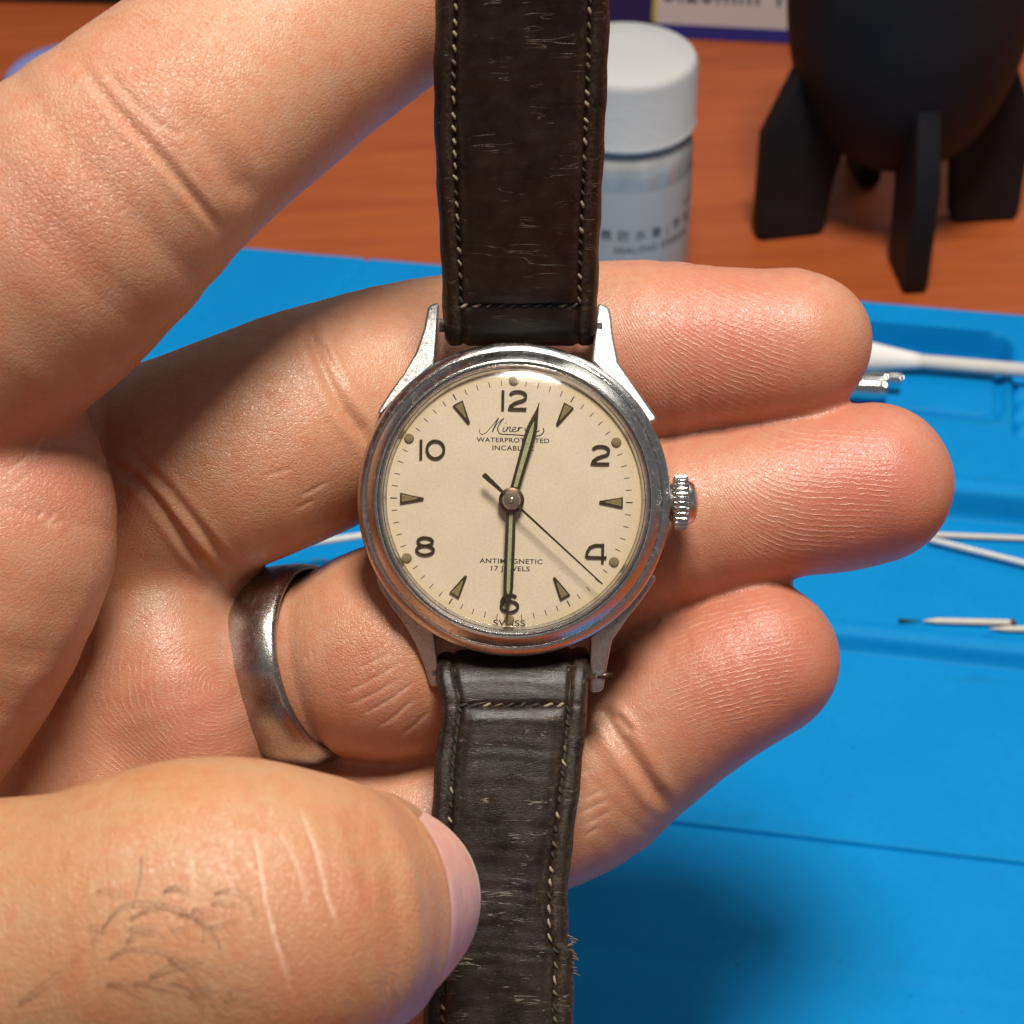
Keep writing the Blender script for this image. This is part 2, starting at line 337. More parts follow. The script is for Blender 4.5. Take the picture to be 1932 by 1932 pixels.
def surface_net(sdf, lo, hi, h, blk=5):
    lo = np.array(lo, float); n = np.ceil((np.array(hi) - lo) / (h * blk)).astype(int)
    gx = [lo[i] + (np.arange(n[i]) + .5) * h * blk for i in range(3)]
    G = np.stack(np.meshgrid(*gx, indexing='ij'), -1).reshape(-1, 3)
    c = sdf(G).reshape(n); N = n * blk + 1
    F = np.where(c < 0, f32(-9), f32(9)).repeat(blk, 0).repeat(blk, 1).repeat(blk, 2)
    F = np.pad(F, ((0, 1),) * 3, mode='edge')
    act = np.argwhere(np.abs(c) < h * blk * 1.25 + .4)
    off = np.stack(np.meshgrid(*[np.arange(blk + 1)] * 3, indexing='ij'), -1).reshape(-1, 3)
    for s in range(0, len(act), 4000):
        I = (act[s:s + 4000, None, :] * blk + off[None]).reshape(-1, 3)
        F[I[:, 0], I[:, 1], I[:, 2]] = sdf(lo + I * h)
    S = F < 0
    cs = np.zeros(N - 1, np.int8)
    for i in (0, 1):
        for j in (0, 1):
            for k in (0, 1): cs += S[i:N[0] - 1 + i, j:N[1] - 1 + j, k:N[2] - 1 + k]
    A = (cs > 0) & (cs < 8); cells = np.argwhere(A)
    idx = -np.ones(N - 1, np.int64); idx[A] = np.arange(len(cells))
    V = lo + (cells + .5) * h
    Q = []
    for ax in range(3):
        a = np.take(S, range(N[ax] - 1), ax); b = np.take(S, range(1, N[ax]), ax)
        u, v = (ax + 1) % 3, (ax + 2) % 3
        E = np.argwhere(a != b); E = E[(E[:, u] > 0) & (E[:, v] > 0) & (E[:, u] < N[u] - 1) & (E[:, v] < N[v] - 1)]
        fl = a[E[:, 0], E[:, 1], E[:, 2]]
        def cell(du, dv):
            C = E.copy(); C[:, u] -= du; C[:, v] -= dv; return idx[C[:, 0], C[:, 1], C[:, 2]]
        q = np.stack([cell(1, 1), cell(0, 1), cell(0, 0), cell(1, 0)], 1)
        q[~fl] = q[~fl][:, ::-1]; Q.append(q)
    Q = np.concatenate(Q); Q = Q[(Q >= 0).all(1)]
    return V, Q
def grad(sdf, V, e=.06):
    g = np.stack([sdf(V + np.eye(3)[i] * e) - sdf(V - np.eye(3)[i] * e) for i in range(3)], 1) / (2 * e)
    return g / (np.linalg.norm(g, axis=1, keepdims=True) + 1e-6)
def project(sdf, V, it=2):
    for _ in range(it): V = V - grad(sdf, V) * np.clip(sdf(V), -.4, .4)[:, None]
    return V
def quad_sub(V, Q):
    e = np.concatenate([Q[:, [0, 1]], Q[:, [1, 2]], Q[:, [2, 3]], Q[:, [3, 0]]]); e = np.sort(e, 1)
    key = e[:, 0].astype(np.int64) * len(V) + e[:, 1]; uk, inv = np.unique(key, return_inverse=True)
    n = len(V); m = len(Q); mid = .5 * (V[uk // n] + V[uk % n]); ctr = V[Q].mean(1)
    E = [inv[i * m:(i + 1) * m] + n for i in range(4)]; c = np.arange(m) + n + len(uk)
    return np.concatenate([V, mid, ctr]), np.concatenate([np.stack([Q[:, 0], E[0], c, E[3]], 1), np.stack([E[0], Q[:, 1], E[1], c], 1), np.stack([c, E[1], Q[:, 2], E[2]], 1), np.stack([E[3], c, E[2], Q[:, 3]], 1)])
def relax(V, Q, it=2):
    for _ in range(it):
        acc = np.zeros_like(V); cnt = np.zeros(len(V))
        for i in range(4):
            for s in (1, 3): np.add.at(acc, Q[:, i], V[Q[:, (i + s) % 4]]); 
            np.add.at(cnt, Q[:, i], 2)
        V = .5 * V + .5 * acc / np.maximum(cnt, 1)[:, None]
    return V
def poly_dist(X, Y, pts):
    best = np.full(len(X), 1e9); tt = np.zeros(len(X)); n = len(pts) - 1
    for i in range(n):
        (x0, y0), (x1, y1) = pts[i], pts[i + 1]; dx, dy = x1 - x0, y1 - y0; L = dx * dx + dy * dy
        t = np.clip(((X - x0) * dx + (Y - y0) * dy) / L, 0, 1); d = np.hypot(X - x0 - t * dx, Y - y0 - t * dy)
        m = d < best; best[m] = d[m]; tt[m] = (i + t[m]) / n
    return best, tt
def src(pts): return [(x * .9928, y * .9928) for x, y in pts]
def gauss(X, Y, cx, cy, r, p=2): return np.exp(-((np.hypot(X - cx, Y - cy) / r) ** p))
def soft(X, Y, cx, cy, rx, ry, ang=0, edge=.35):
    a = math.radians(ang); x = (X - cx) * math.cos(a) + (Y - cy) * math.sin(a); y = -(X - cx) * math.sin(a) + (Y - cy) * math.cos(a)
    r = np.hypot(x / rx, y / ry); return np.clip((1 - r) / edge, 0, 1)
def march(sdf, px, py):
    dirn = np.array([(px - 966) * K, (966 - py) * K, -1.0]); d = 150.0
    for _ in range(80):
        p = np.array([[dirn[0] * d, dirn[1] * d, DW - d]]); s = float(sdf(p)[0])
        if s < .02: break
        d += s * .8
        if d > 330: break
    return p[0]
def add_attr(me, name, arr):
    at = me.attributes.new(name, 'FLOAT', 'POINT'); at.data.foreach_set('value', np.asarray(arr, np.float32))

def build_hand(name, sdf, lo, hi, h, mat, creases, reds, ridges, wrinkle, lumps=0.10, extra=None):
    V, Q = surface_net(sdf, lo, hi, h); V = relax(project(sdf, V), Q, 1); V = project(sdf, V)
    V, Q = quad_sub(V, Q); V = project(sdf, V, 1)
    Nn = grad(sdf, V, .25); X, Y = stpx(V); front = np.clip((Nn * (np.array([0, 0, DW]) - V) / DW).sum(1) * 4 + .4, 0, 1)
    # soft flesh unevenness (sum of low sine waves, real relief)
    lum = np.zeros(len(V))
    for i in range(7):
        k = RNG.normal(size=3); k = k / np.linalg.norm(k) * (2 * math.pi / RNG.uniform(5, 14)); lum += np.sin(V @ k + RNG.uniform(0, 6))
    disp = lum / 7 * lumps; line = np.zeros(len(V)); wr = np.full(len(V), 0.0)
    for pts, sig, depth, lv in creases:
        d, t = poly_dist(X, Y, pts); dm = d * K * (DW - V[:, 2]); end = np.clip(np.minimum(t, 1 - t) * 5, 0, 1)
        g = np.exp(-(dm / sig) ** 2) * end * front
        disp -= depth * g
        if lv: line = np.maximum(line, lv * np.exp(-(dm / .13) ** 2) * end * front)
        if depth > .2: disp += depth * .35 * np.exp(-((dm - 2.0 * sig) / sig) ** 2) * end * front
    red = np.zeros(len(V))
    for cx, cy, r, a in reds: red = np.maximum(red, a * gauss(X, Y, cx, cy, r))
    phi = np.zeros(len(V)); rid = np.zeros(len(V))
    for fn, mk in ridges:
        m = mk(X, Y, V) * front; q = m > rid; phi[q] = fn(X[q], Y[q])[:]; rid = np.maximum(rid, m)
    wr = wrinkle(X, Y)
    if extra is not None: disp += extra(V, Nn)
    V = V + Nn * disp[:, None]
    me = mesh_np(name, V * MM, Q)
    for n_, a_ in (('red', red), ('phi', phi), ('ridge', rid), ('line', line), ('wrinkle', wr)): add_attr(me, n_, a_)
    return link(name, me, mat, M=M_ST)

near = lambda C, V, lim: np.clip((lim - seg_d(V.astype(f32), C)) / .3, 0, 1)
CRE = [
 ([(140, 105), (200, 185), (255, 245), (310, 305), (365, 372), (425, 445)], .5, .30, 0), ([(185, 112), (240, 180), (300, 235), (352, 262)], .35, .14, .25),
 ([(335, 185), (392, 275), (435, 335), (475, 385)], 1.4, .35, 0),
 ([(196, 872), (255, 900), (305, 960), (358, 1035), (425, 1104)], .55, .55, 0), ([(232, 838), (320, 925), (385, 1005), (440, 1080)], .5, .35, 0),
 ([(581, 600), (590, 640), (612, 699), (646, 768), (681, 812), (700, 860)], .7, .5, 0), ([(602, 640), (630, 690), (660, 740)], .35, .2, .25),
 ([(1132, 1330), (1141, 1345), (1180, 1410), (1236, 1492), (1262, 1530)], .8, .5, 0), ([(1160, 1345), (1195, 1385)], .4, .25, .3),
 ([(0, 1520), (60, 1360), (160, 1230), (235, 1080)], 1.2, .5, 0),
] + [(src(p), .2, .10, a) for p, a in (
 ([(664, 1342), (715, 1318), (762, 1290)], .55), ([(688, 1361), (745, 1330), (790, 1295)], .8), ([(719, 1383), (755, 1360), (792, 1326)], .9), ([(652, 1321), (710, 1292), (762, 1261)], .6),
 ([(764, 1397), (790, 1378), (818, 1350)], .7), ([(674, 1274), (715, 1255), (748, 1241)], .35), ([(592, 1232), (594, 1255)], .3), ([(582, 1245), (585, 1262)], .3),
 ([(1110, 1520), (1150, 1500)], .5), ([(1100, 1548), (1160, 1520)], .6), ([(1110, 1570), (1165, 1540)], .5), ([(1112, 1590), (1140, 1572)], .5), ([(1105, 1470), (1130, 1462)], .4),
 ([(60, 880), (72, 850), (85, 830)], .5), ([(10, 900), (40, 880), (60, 860)], .5), ([(70, 985), (85, 970)], .4), ([(85, 1000), (110, 970)], .5), ([(20, 930), (55, 900)], .4),
 ([(570, 945), (625, 915)], .35), ([(560, 968), (600, 950)], .35), ([(500, 905), (560, 890)], .3), ([(95, 1000), (120, 990)], .3))]
REDS = [(1370, 650, 210, .85), (1250, 720, 150, .6), (1630, 915, 210, 1.0), (1430, 1235, 210, .9), (60, 420, 130, .45), (90, 880, 150, .55), (370, 1330, 130, .6), (680, 1330, 110, .35), (1150, 640, 70, .35), (240, 190, 140, .3)]
RIDG = [
 (lambda x, y: (x * .60 - y * .80 + .0009 * (x - 300) ** 2) / 10.5, lambda x, y, V: .75 * soft(x, y, 330, 85, 190, 120, -35) * near(TH, V, 1.2)),
 (lambda x, y: (y - (.30 * (x - 1170) - 150 * np.exp(-(x - 1170) / 75))) / 10.5, lambda x, y, V: soft(x, y, 1330, 655, 205, 150, 10) * near(A_, V, .8)),
 (lambda x, y: (y - (-.03 * (x - 1340) - 190 * np.exp(-(x - 1330) / 62) + .00035 * np.maximum(x - 1560, 0) ** 2)) / 10.0, lambda x, y, V: soft(x, y, 1520, 935, 215, 150, -12) * near(B_, V, .8)),
 (lambda x, y: (y + .30 * (x - 1300) - .0006 * (x - 1350) ** 2) / 10.0, lambda x, y, V: soft(x, y, 1385, 1250, 170, 135, -35) * near(C_, V, .8)),
 (lambda x, y: (np.hypot((x - 415) / 1.0, (y - 1300) / .8) + .10 * (y - 1300) + 9 * np.sin(x / 41.0 + y / 67.0) + 6 * np.sin(y / 29.0 - x / 53.0)) / 11.0, lambda x, y, V: .6 * soft(x, y, 310, 1350, 200, 195, 0)),
 (lambda x, y: (x + .28 * y) / 9.5, lambda x, y, V: .6 * soft(x, y, 262, 1010, 55, 120, -20)),
]
def wr_left(x, y):
    return np.clip(.45 + .8 * gauss(x, y, 130, 330, 190) + .7 * gauss(x, y, 310, 60, 170) + .6 * gauss(x, y, 400, 820, 200) + .6 * gauss(x, y, 690, 1220, 90) + .5 * gauss(x, y, 80, 900, 130), 0, 1.25)
hand_l = build_hand('hand', sdf_left, (-82, -66, -52), (52, 76, 34), .52, SKIN, CRE, REDS, RIDG, wr_left)
tag(hand_l, 'left hand with palm up, its fingers stretched behind the watch, ring on the middle finger', 'hand')

nd = np.array([.80, .02, .60]); nd /= np.linalg.norm(nd); ax = np.array([.56, -.06, -.83]); ax -= nd * (ax @ nd); ax /= np.linalg.norm(ax); vv = np.cross(nd, ax)
nc = st(738, 1692, 216) - ax * 4.2
def nail_fold(V, Nn):
    q = V - nc; u = q @ ax; v = q @ vv; r = np.maximum(np.abs(v) / 9.1, np.where(u < 0, np.sqrt((u / 9.4) ** 2 + .3 * (v / 9.1) ** 2), 0))
    side = ((q @ nd) > 1.5) & (u < 6.5) & ((Nn @ nd) > .1)
    return side * (.34 * np.exp(-((r - 1.10) / .13) ** 2) - .28 * (r < .96))
nu, nv = 26, 30
CRE2 = [(src(p), s, d, a) for p, s, d, a in (
 ([(478, 1575), (490, 1610), (498, 1660), (505, 1712), (529, 1798), (560, 1900)], .26, .16, 1.0), ([(570, 1535), (602, 1617), (619, 1693), (645, 1765)], .22, .14, .95),
 ([(523, 1570), (545, 1605), (567, 1650), (590, 1745)], .22, .10, .5), ([(395, 1580), (425, 1650), (457, 1721)], .22, .08, .42), ([(360, 1600), (376, 1720)], .22, .06, .3), ([(455, 1610), (480, 1650), (498, 1672)], .22, .08, .4),
 ([(415, 1700), (420, 1780)], .22, .05, .25), ([(657, 1531), (700, 1616), (735, 1710), (740, 1850)], 1.0, .3, 0), ([(600, 1545), (690, 1650), (720, 1760)], .8, .15, 0), ([(700, 1530), (745, 1640), (765, 1760), (760, 1880)], .7, .25, 0), ([(735, 1830), (745, 1900), (730, 1940)], .25, .1, .35))]
hand_r = build_hand('hand', sdf_right, (-92, -96, -42), (8, -14, 72), .55, SKIN2, CRE2, [(650, 1700, 120, .35), (560, 1850, 120, .25), (720, 1560, 80, .25)],
                    [], lambda x, y: np.clip(.85 + .3 * gauss(x, y, 690, 1680, 90), 0, 1), .08, nail_fold)
tag(hand_r, 'right thumb in the lower corner pressing the lower strap, thin dark hairs on its back', 'hand')
# nail plate: marched onto the thumb from its dorsal side, thick, free rim at the far end
top = []; bot = []
for i in range(nu):
    u = -1 + 2 * i / (nu - 1)
    for j in range(nv):
        v = -1 + 2 * j / (nv - 1)
        hw = 9.3 * (1 - .10 * max(0, -u) ** 3 - .22 * max(0, u) ** 4); uu = 9.6 * u + (1.6 if u > 0 else -1.2) * abs(u) * (-v * v)
        p = nc + ax * uu + vv * v * hw; lo_ = 22.0
        q = p + nd * lo_
        for _ in range(50):
            s = float(sdf_right(q[None])[0])
            if s < .02 or lo_ < -14: break
            q = q - nd * s * .85; lo_ -= s * .85
        q = p + nd * max(lo_, 2.5 - 3.2 * v * v - .8 * max(0, u) ** 2)
        top.append(q + nd * (.45 - .5 * abs(v) ** 6 - .5 * max(0, -u) ** 6)); bot.append(q - nd * .25)
Fq = [(i * nv + j, (i + 1) * nv + j, (i + 1) * nv + j + 1, i * nv + j + 1) for i in range(nu - 1) for j in range(nv - 1)]
m0 = nu * nv; Fb = [tuple(m0 + k for k in q[::-1]) for q in Fq]
rim = [i * nv for i in range(nu)] + [(nu - 1) * nv + j for j in range(1, nv)] + [i * nv + nv - 1 for i in range(nu - 2, -1, -1)] + [j for j in range(nv - 2, 0, -1)]
Fr = [(rim[i], rim[i - 1], m0 + rim[i - 1], m0 + rim[i]) for i in range(len(rim))]
nm = NT('thumb_nail_plate'); ncx = nm.co(); ntip = nm.attr('tip')
nm.bs(Base__Color=nm.mix(ntip, nm.mix(nm.rng(nm.noise(ncx, .5, 2), .35, .65), (.74, .43, .35), (.70, .35, .29)), (.82, .66, .50)), Roughness=.42, Subsurface__Weight=.25, Subsurface__Scale=.0008, Specular__IOR__Level=.5,
      Normal=nm.bump(nm.noise(nm.n('Mapping', i0=ncx, i3=(.3, 4, .3)).outputs[0], 1, 2), .03, .4))
nail = obj('thumb_nail', top + bot, Fq + Fb + Fr, nm.m, hand_r, sharp=False)
tipa = np.array([max(0, min(1, ((-1 + 2 * (k // nv) / (nu - 1)) - .60) / .12)) for k in range(m0)] * 2); add_attr(nail.data, 'tip', tipa)
# dark hairs lying on the thumb
HAIRM = simple('dark_hair', (.11, .06, .032), .45)
HAIRS = [[(195, 1765), (225, 1725), (265, 1712), (310, 1715), (360, 1735), (400, 1760), (422, 1800)], [(270, 1628), (268, 1665), (262, 1690), (250, 1735)], [(248, 1745), (290, 1722), (335, 1722), (380, 1742), (410, 1775), (420, 1805)],
 [(208, 1822), (240, 1800), (285, 1798), (330, 1806), (375, 1824), (420, 1842), (455, 1826), (470, 1828)], [(35, 1905), (80, 1870), (125, 1835), (165, 1800)], [(255, 1865), (300, 1866), (340, 1872), (385, 1890), (402, 1902)], [(320, 1820), (365, 1842), (395, 1872), (402, 1900)],
 [(325, 1765), (345, 1762), (365, 1755)], [(240, 1790), (260, 1770), (300, 1760)], [(402, 1898), (430, 1915), (465, 1945)], [(175, 1790), (182, 1780), (200, 1770)]]
hr = random.Random(5)
for i in range(15):
    x, y = hr.uniform(150, 430), hr.uniform(1690, 1925); a = hr.uniform(-.6, .0); L = hr.uniform(45, 115); cv = hr.uniform(.003, .014) ; q = []
    for k in range(5): q.append((x, y)); x += math.cos(a) * L / 4; y += math.sin(a) * L / 4; a += cv * L / 2
    HAIRS.append(q)
for hp in HAIRS:
    pts = [march(sdf_right, x * .9928, y * .9928) for x, y in hp]; pts = catmull(pts, 5)
    pts = [p + np.array([0, 0, .20 + .25 * math.sin(math.pi * i / (len(pts) - 1))]) for i, p in enumerate(pts)]
    n = len(pts); hr0 = hr.uniform(.036, .05); V, F = tube(pts, [hr0 * (1 - .8 * (i / (n - 1))) for i in range(n)], 5); obj('hair', V, F, HAIRM, hand_r, sharp=False)
# ring round the middle finger
rc = st(556, 1257, 257.6); ra = np.array([.88, .20, .42]); ra /= np.linalg.norm(ra)
e1 = np.cross([0, 0, 1.0], ra); e1 /= np.linalg.norm(e1); e2 = np.cross(ra, e1)
prof = [(10.5, -4.4), (10.8, -4.5), (11.35, -3.9), (11.8, -2.3), (11.95, 0), (11.8, 2.3), (11.35, 3.9), (10.8, 4.5), (10.5, 4.4), (10.4, 0)]
V, F = lathe(prof + [prof[0]], 128)
Mr = Matrix.Identity(4)
for i in range(3): Mr[i][0], Mr[i][1], Mr[i][2], Mr[i][3] = e1[i], e2[i], ra[i], rc[i] * MM
V = np.array(V); ang = np.arctan2(V[:, 1], V[:, 0]); V[:, :2] *= (1 + (np.hypot(V[:, 0], V[:, 1]) > 11.0) * .006 * np.sin(ang * 9 + V[:, 2] * .9) * np.cos(ang * 5 - V[:, 2]) + (np.hypot(V[:, 0], V[:, 1]) > 11.0) * .003 * np.sin(ang * 23 + V[:, 2] * 2))[:, None]
ring = obj('finger_ring', V, F, RINGM, M=M_ST @ Mr, sharp=False); ring.matrix_world = M_ST @ Mr
tag(ring, 'dull hammered silver band worn on the middle finger of the left hand', 'ring')
# ---------------------------------------------------------------- wristwatch
wc = st(970, 942, DW); M_W = M_ST @ T(*wc) @ Matrix.Rotation(math.radians(-1.1), 4, 'Z')
watch = thing('wristwatch', 'old steel wristwatch with cream dial and dark leather strap held across the fingers', 'watch', M_W)
V, F = lathe([(0, -6.6), (12, -6.6), (14.2, -6.0), (15.2, -4.6), (16.5, -4.0), (16.75, -3.2), (16.75, -1.6), (16.5, -.9), (15.6, -.6)], 160)
case = obj('case', V, F, STEEL_W, watch)
V, F = lathe([(16.2, -1.1), (16.9, -1.05), (17.0, -.95), (17.02, -.7), (16.92, -.52), (16.2, .06), (16.1, .06), (16.06, -.02), (16.0, .06), (15.1, 1.06), (14.98, 1.14), (14.82, 1.14), (14.74, 1.05), (14.70, .62), (14.62, .60), (14.58, .95), (14.50, 1.0), (14.30, .85), (14.16, .62), (14.1, .66), (13.86, .12), (13.80, .08), (13.78, -.2)], 192)
obj('bezel', V, F, STEEL, watch)
V, F = lathe([(14.38, .2), (14.42, 1.5), (14.36, 2.0), (14.15, 2.45), (13.7, 2.75), (13.0, 2.98), (11.5, 3.28), (9, 3.62), (6, 3.88), (3, 4.02), (0.02, 4.06)], 160)
obj('crystal', V, F, CRYSTAL, watch, sharp=False)
# lugs: outlines from case to tip, four separate parts
def lug(poly, z0=-4.6, z1=-.9, drop=1.3):
    poly = [(x - (.475 if (x < 0 or abs(y) > 14) else -.05) - .0192 * y, y + .0192 * x + .1) for x, y in poly]; poly = ccw(poly); V, F = prism(poly, z0, z1); V = [(x, y, z - .36 * max(0, abs(y) - 12.5) - .16 * max(0, abs(x) - 8.5)) for x, y, z in V]
    obj('lug', V, F, STEEL_W, watch, bevel=.28)
lug([(-9.05, 20.9), (-8.85, 21.3), (-7.85, 21.6), (-8.0, 18.5), (-8.25, 14.6), (-11.2, 12.1), (-14.15, 8.9), (-14.45, 9.35), (-14.2, 9.9), (-12.9, 11.9), (-11.6, 13.6), (-10.3, 16.0), (-9.45, 18.6)])
lug([(11.1, 20.5), (10.85, 21.1), (9.75, 21.55), (9.35, 18.5), (8.9, 15.0), (11.0, 12.4), (14.7, 8.1), (15.55, 8.5), (15.5, 9.0), (14.1, 10.9), (12.7, 12.7), (11.9, 14.9), (11.4, 17.6)])
lug([(-8.85, -20.3), (-8.6, -20.75), (-7.75, -20.7), (-7.9, -18.5), (-8.3, -14.6), (-11.2, -12.1), (-14.2, -8.4), (-14.55, -8.6), (-14.2, -9.8), (-12.8, -11.9), (-11.4, -13.9), (-10.3, -15.9), (-9.4, -18.3)])
lug([(10.3, -21.0), (9.9, -21.3), (8.85, -21.4), (8.8, -18.5), (8.8, -15.0), (11.0, -12.4), (14.4, -8.3), (15.4, -8.3), (15.4, -8.9), (13.9, -11.1), (12.2, -13.2), (11.2, -15.5), (10.7, -18.2)])
for sy in (-1, 1):
    V, F = tube([(-8.6, 19.0 * sy, -4.0), (9.3, 19.0 * sy, -4.0)], .75, 12); obj('spring_bar', V, F, STEEL_W, watch, sharp=False)
V, F = tube([(9.4, -19.2, -3.9), (11.2, -19.2, -3.9)], .42, 10); obj('spring_bar', V, F, BRONZE, watch, sharp=False)
# crown
n = 32 * 6; V = []; F = []; rows = [(16.6, 1.6, 0), (17.25, 2.2, 0), (17.3, 2.55, 0), (17.55, 2.85, 1), (18.7, 2.95, 1), (18.95, 2.75, .8), (19.0, 2.45, 0), (19.5, 2.25, 0), (19.85, 1.8, 0), (20.05, 1.1, 0), (20.12, .02, 0)]
for x, r, t in rows:
    for i in range(n):
        a = 2 * math.pi * i / n; tooth = t * .17 * (max(-.6, min(.9, 1.5 * math.sin(a * 32))) - .3); V.append((x, (r + tooth) * math.cos(a), (r + tooth) * math.sin(a) - 2.6))
for k in range(len(rows) - 1):
    for i in range(n): F.append((k * n + i, k * n + (i + 1) % n, (k + 1) * n + (i + 1) % n, (k + 1) * n + i))
crown = obj('crown', V, F, STEEL, watch)
# dial group, hand pivot sits slightly left of and below the bezel centre
DX, DY = -.28, -.12; M_D = T(DX, DY, 0)
V, F = lathe([(0.02, 0), (4, 0), (8, 0), (12, 0), (13.3, 0), (13.8, -.03), (14.25, -.12), (14.3, -1.0)], 128)
dial = obj('dial', [(x * 1, y, z) for x, y, z in V], F, DIAL, watch, M_D, sharp=False)
def pol(r, deg): a = math.radians(deg); return (r * math.sin(a), r * math.cos(a))
tick = None
for i in range(60):
    if i % 10 == 0 or i == 30: continue
    L = .62 if i % 5 else .72; wd = .085 if i % 5 else .13
    V, F = ribbon([pol(12.40, 0), pol(12.40 + L, 0)], wd, .002, .012)
    o = obj('minute_tick', V, F, INK, dial, Matrix.Rotation(-math.radians(i * 6), 4, 'Z'), smooth=False)
for h in (0, 2, 4, 6, 8, 10):
    x, y = pol(12.95, h * 30); V, F = lathe([(.56, .0), (.56, .03), (.50, .13), (.3, .17), (.01, .19)], 24)
    obj('lume_dot', V, F, LUMEB, dial, T(x, y, 0), sharp=False)
for h in (1, 3, 5, 7, 9, 11):
    Mh = Matrix.Rotation(-math.radians(h * 30), 4, 'Z')
    V, F = prism(ccw([(-.62, 12.05), (.62, 12.05), (.13, 9.5), (-.13, 9.5)]), .0, .26)
    mk = obj('hour_marker', V, F, BRONZE, dial, Mh, bevel=.06)
    V, F = prism(ccw([(-.43, 11.88), (.43, 11.88), (.06, 10.15), (-.06, 10.15)]), .2, .30); obj('lume_fill', V, F, LUMEB, mk, bevel=.03)
def arc(cx, cy, rx, ry, a0, a1, n=14): return [(cx + rx * math.cos(math.radians(a0 + (a1 - a0) * i / n)), cy + ry * math.sin(math.radians(a0 + (a1 - a0) * i / n))) for i in range(n + 1)]
SW = .305
def numeral(strokes, cx, cy):
    V, F = joinm([ribbon([(x + cx, y + cy) for x, y in s], SW, 0, .24, cl) for s, cl in strokes]); obj('numeral', V, F, BRONZE, dial, bevel=.04)
two = [(arc(0, .48, .86, .48, 165, 0, 10) + arc(.05, .35, .80, .45, -10, -75, 5) + [(-.35, -.32), (-.80, -.66), (-.88, -.92), (-.75, -.94), (.95, -.94)], False)]
one = [([(0, 1.05), (0, -1.1)], False)]
shift = lambda S, dx: [([(x + dx, y) for x, y in s], c) for s, c in S]
numeral(shift(one, -1.22) + shift(two, .40), 0.08, 10.85)
numeral(two, 9.55, 5.1)
numeral(shift(one, -1.15) + [(arc(.42, 0, .92, .95, 0, 345, 26), True)], -8.75, 5.35)
numeral([(arc(0, .48, .80, .44, 0, 345, 20), True), (arc(0, -.45, .92, .50, 0, 345, 20), True)], -9.25, -5.1)
numeral([([(-1.15, -.42), (-1.05, .15), (-.75, .65), (-.2, .9), (.62, .92), (.62, -1.05)], False), ([(-1.15, -.42), (1.05, -.42)], False)], 9.35, -5.55)
numeral([(arc(0, -.28, .92, .60, 0, 345, 22), True), (arc(.08, .02, .98, .98, 172, 50, 12), False)], 0, -11.2)
# printed words
def text(name, s, size, cx, cy, wscale, parent, mat, M=None, z=.006, off=0.0, ext=.004):
    cu = bpy.data.curves.new('t', 'FONT'); cu.body = s; cu.size = size * MM; cu.align_x = 'CENTER'; cu.align_y = 'CENTER'; cu.offset = off * MM; cu.space_character = 1.08; cu.extrude = ext * MM
    o = bpy.data.objects.new('t', cu); COL.objects.link(o); bpy.context.view_layer.update()
    me = bpy.data.meshes.new_from_object(o.evaluated_get(bpy.context.evaluated_depsgraph_get())); bpy.data.objects.remove(o)
    me.transform(T(cx, cy, z) @ Matrix.Diagonal((wscale, 1, 1, 1))); me.name = name; me.materials.clear()
    return link(name, me, mat, parent, M)
text('dial_lettering', 'WATERPROTECTED', .70, .05, 6.48, 1.18, dial, INK, off=.012)
text('dial_lettering', 'INCABLOC', .72, .05, 5.62, 1.2, dial, INK, off=.012)
text('dial_lettering', 'ANTIMAGNETIC', .72, .1, -6.62, 1.22, dial, INK, off=.012)
text('dial_lettering', '17 JEWELS', .74, -.05, -7.42, 1.22, dial, INK, off=.012)
text('dial_lettering', 'SWISS', .92, 0, -13.32, 1.35, dial, INK, z=.008, off=.012)
def zs(pts):  # script traced in its own units -> dial mm
    return [((x - 862) * .00592, (1108 - y) * .00592 + 7.62) for x, y in pts]
SCR = [([(262, 1100), (250, 1150), (275, 1190), (310, 1200), (370, 1170), (440, 1090), (520, 990), (597, 893)], .9), ([(597, 893), (545, 1010), (488, 1152)], 1.5), ([(488, 1152), (560, 1020), (640, 940), (692, 898)], .8),
 ([(692, 898), (630, 980), (585, 1080), (595, 1140), (640, 1185), (760, 1192), (900, 1197), (1050, 1207), (1200, 1215), (1330, 1208), (1390, 1180), (1428, 1120), (1412, 1068)], 1.4),
 ([(702, 1058), (680, 1128), (710, 1140), (748, 1108), (762, 1058), (742, 1136)], 1.2), ([(745, 1110), (800, 1056), (820, 1066), (800, 1128), (830, 1138), (860, 1112)], 1.1), ([(860, 1108), (905, 1092), (918, 1066), (882, 1060), (852, 1100), (866, 1136), (912, 1136), (952, 1108), (962, 1064)], 1.1),
 ([(962, 1064), (985, 1062), (972, 1092), (960, 1137)], 1.2), ([(968, 1094), (1010, 1060), (1042, 1074)], 1.1), ([(1080, 1064), (1098, 1130), (1130, 1122), (1160, 1066), (1180, 1064)], 1.2), ([(1290, 1074), (1245, 1066), (1212, 1110), (1235, 1138), (1275, 1100), (1295, 1070), (1282, 1132), (1330, 1122), (1350, 1104)], 1.2), ([(722, 982), (728, 990)], 2.0)]
V, F = joinm([ribbon(catmull([np.array(p) for p in zs(s)], 5), .085 * k, .002, .014) for s, k in SCR]); obj('dial_script', V, F, INK, dial, smooth=False)
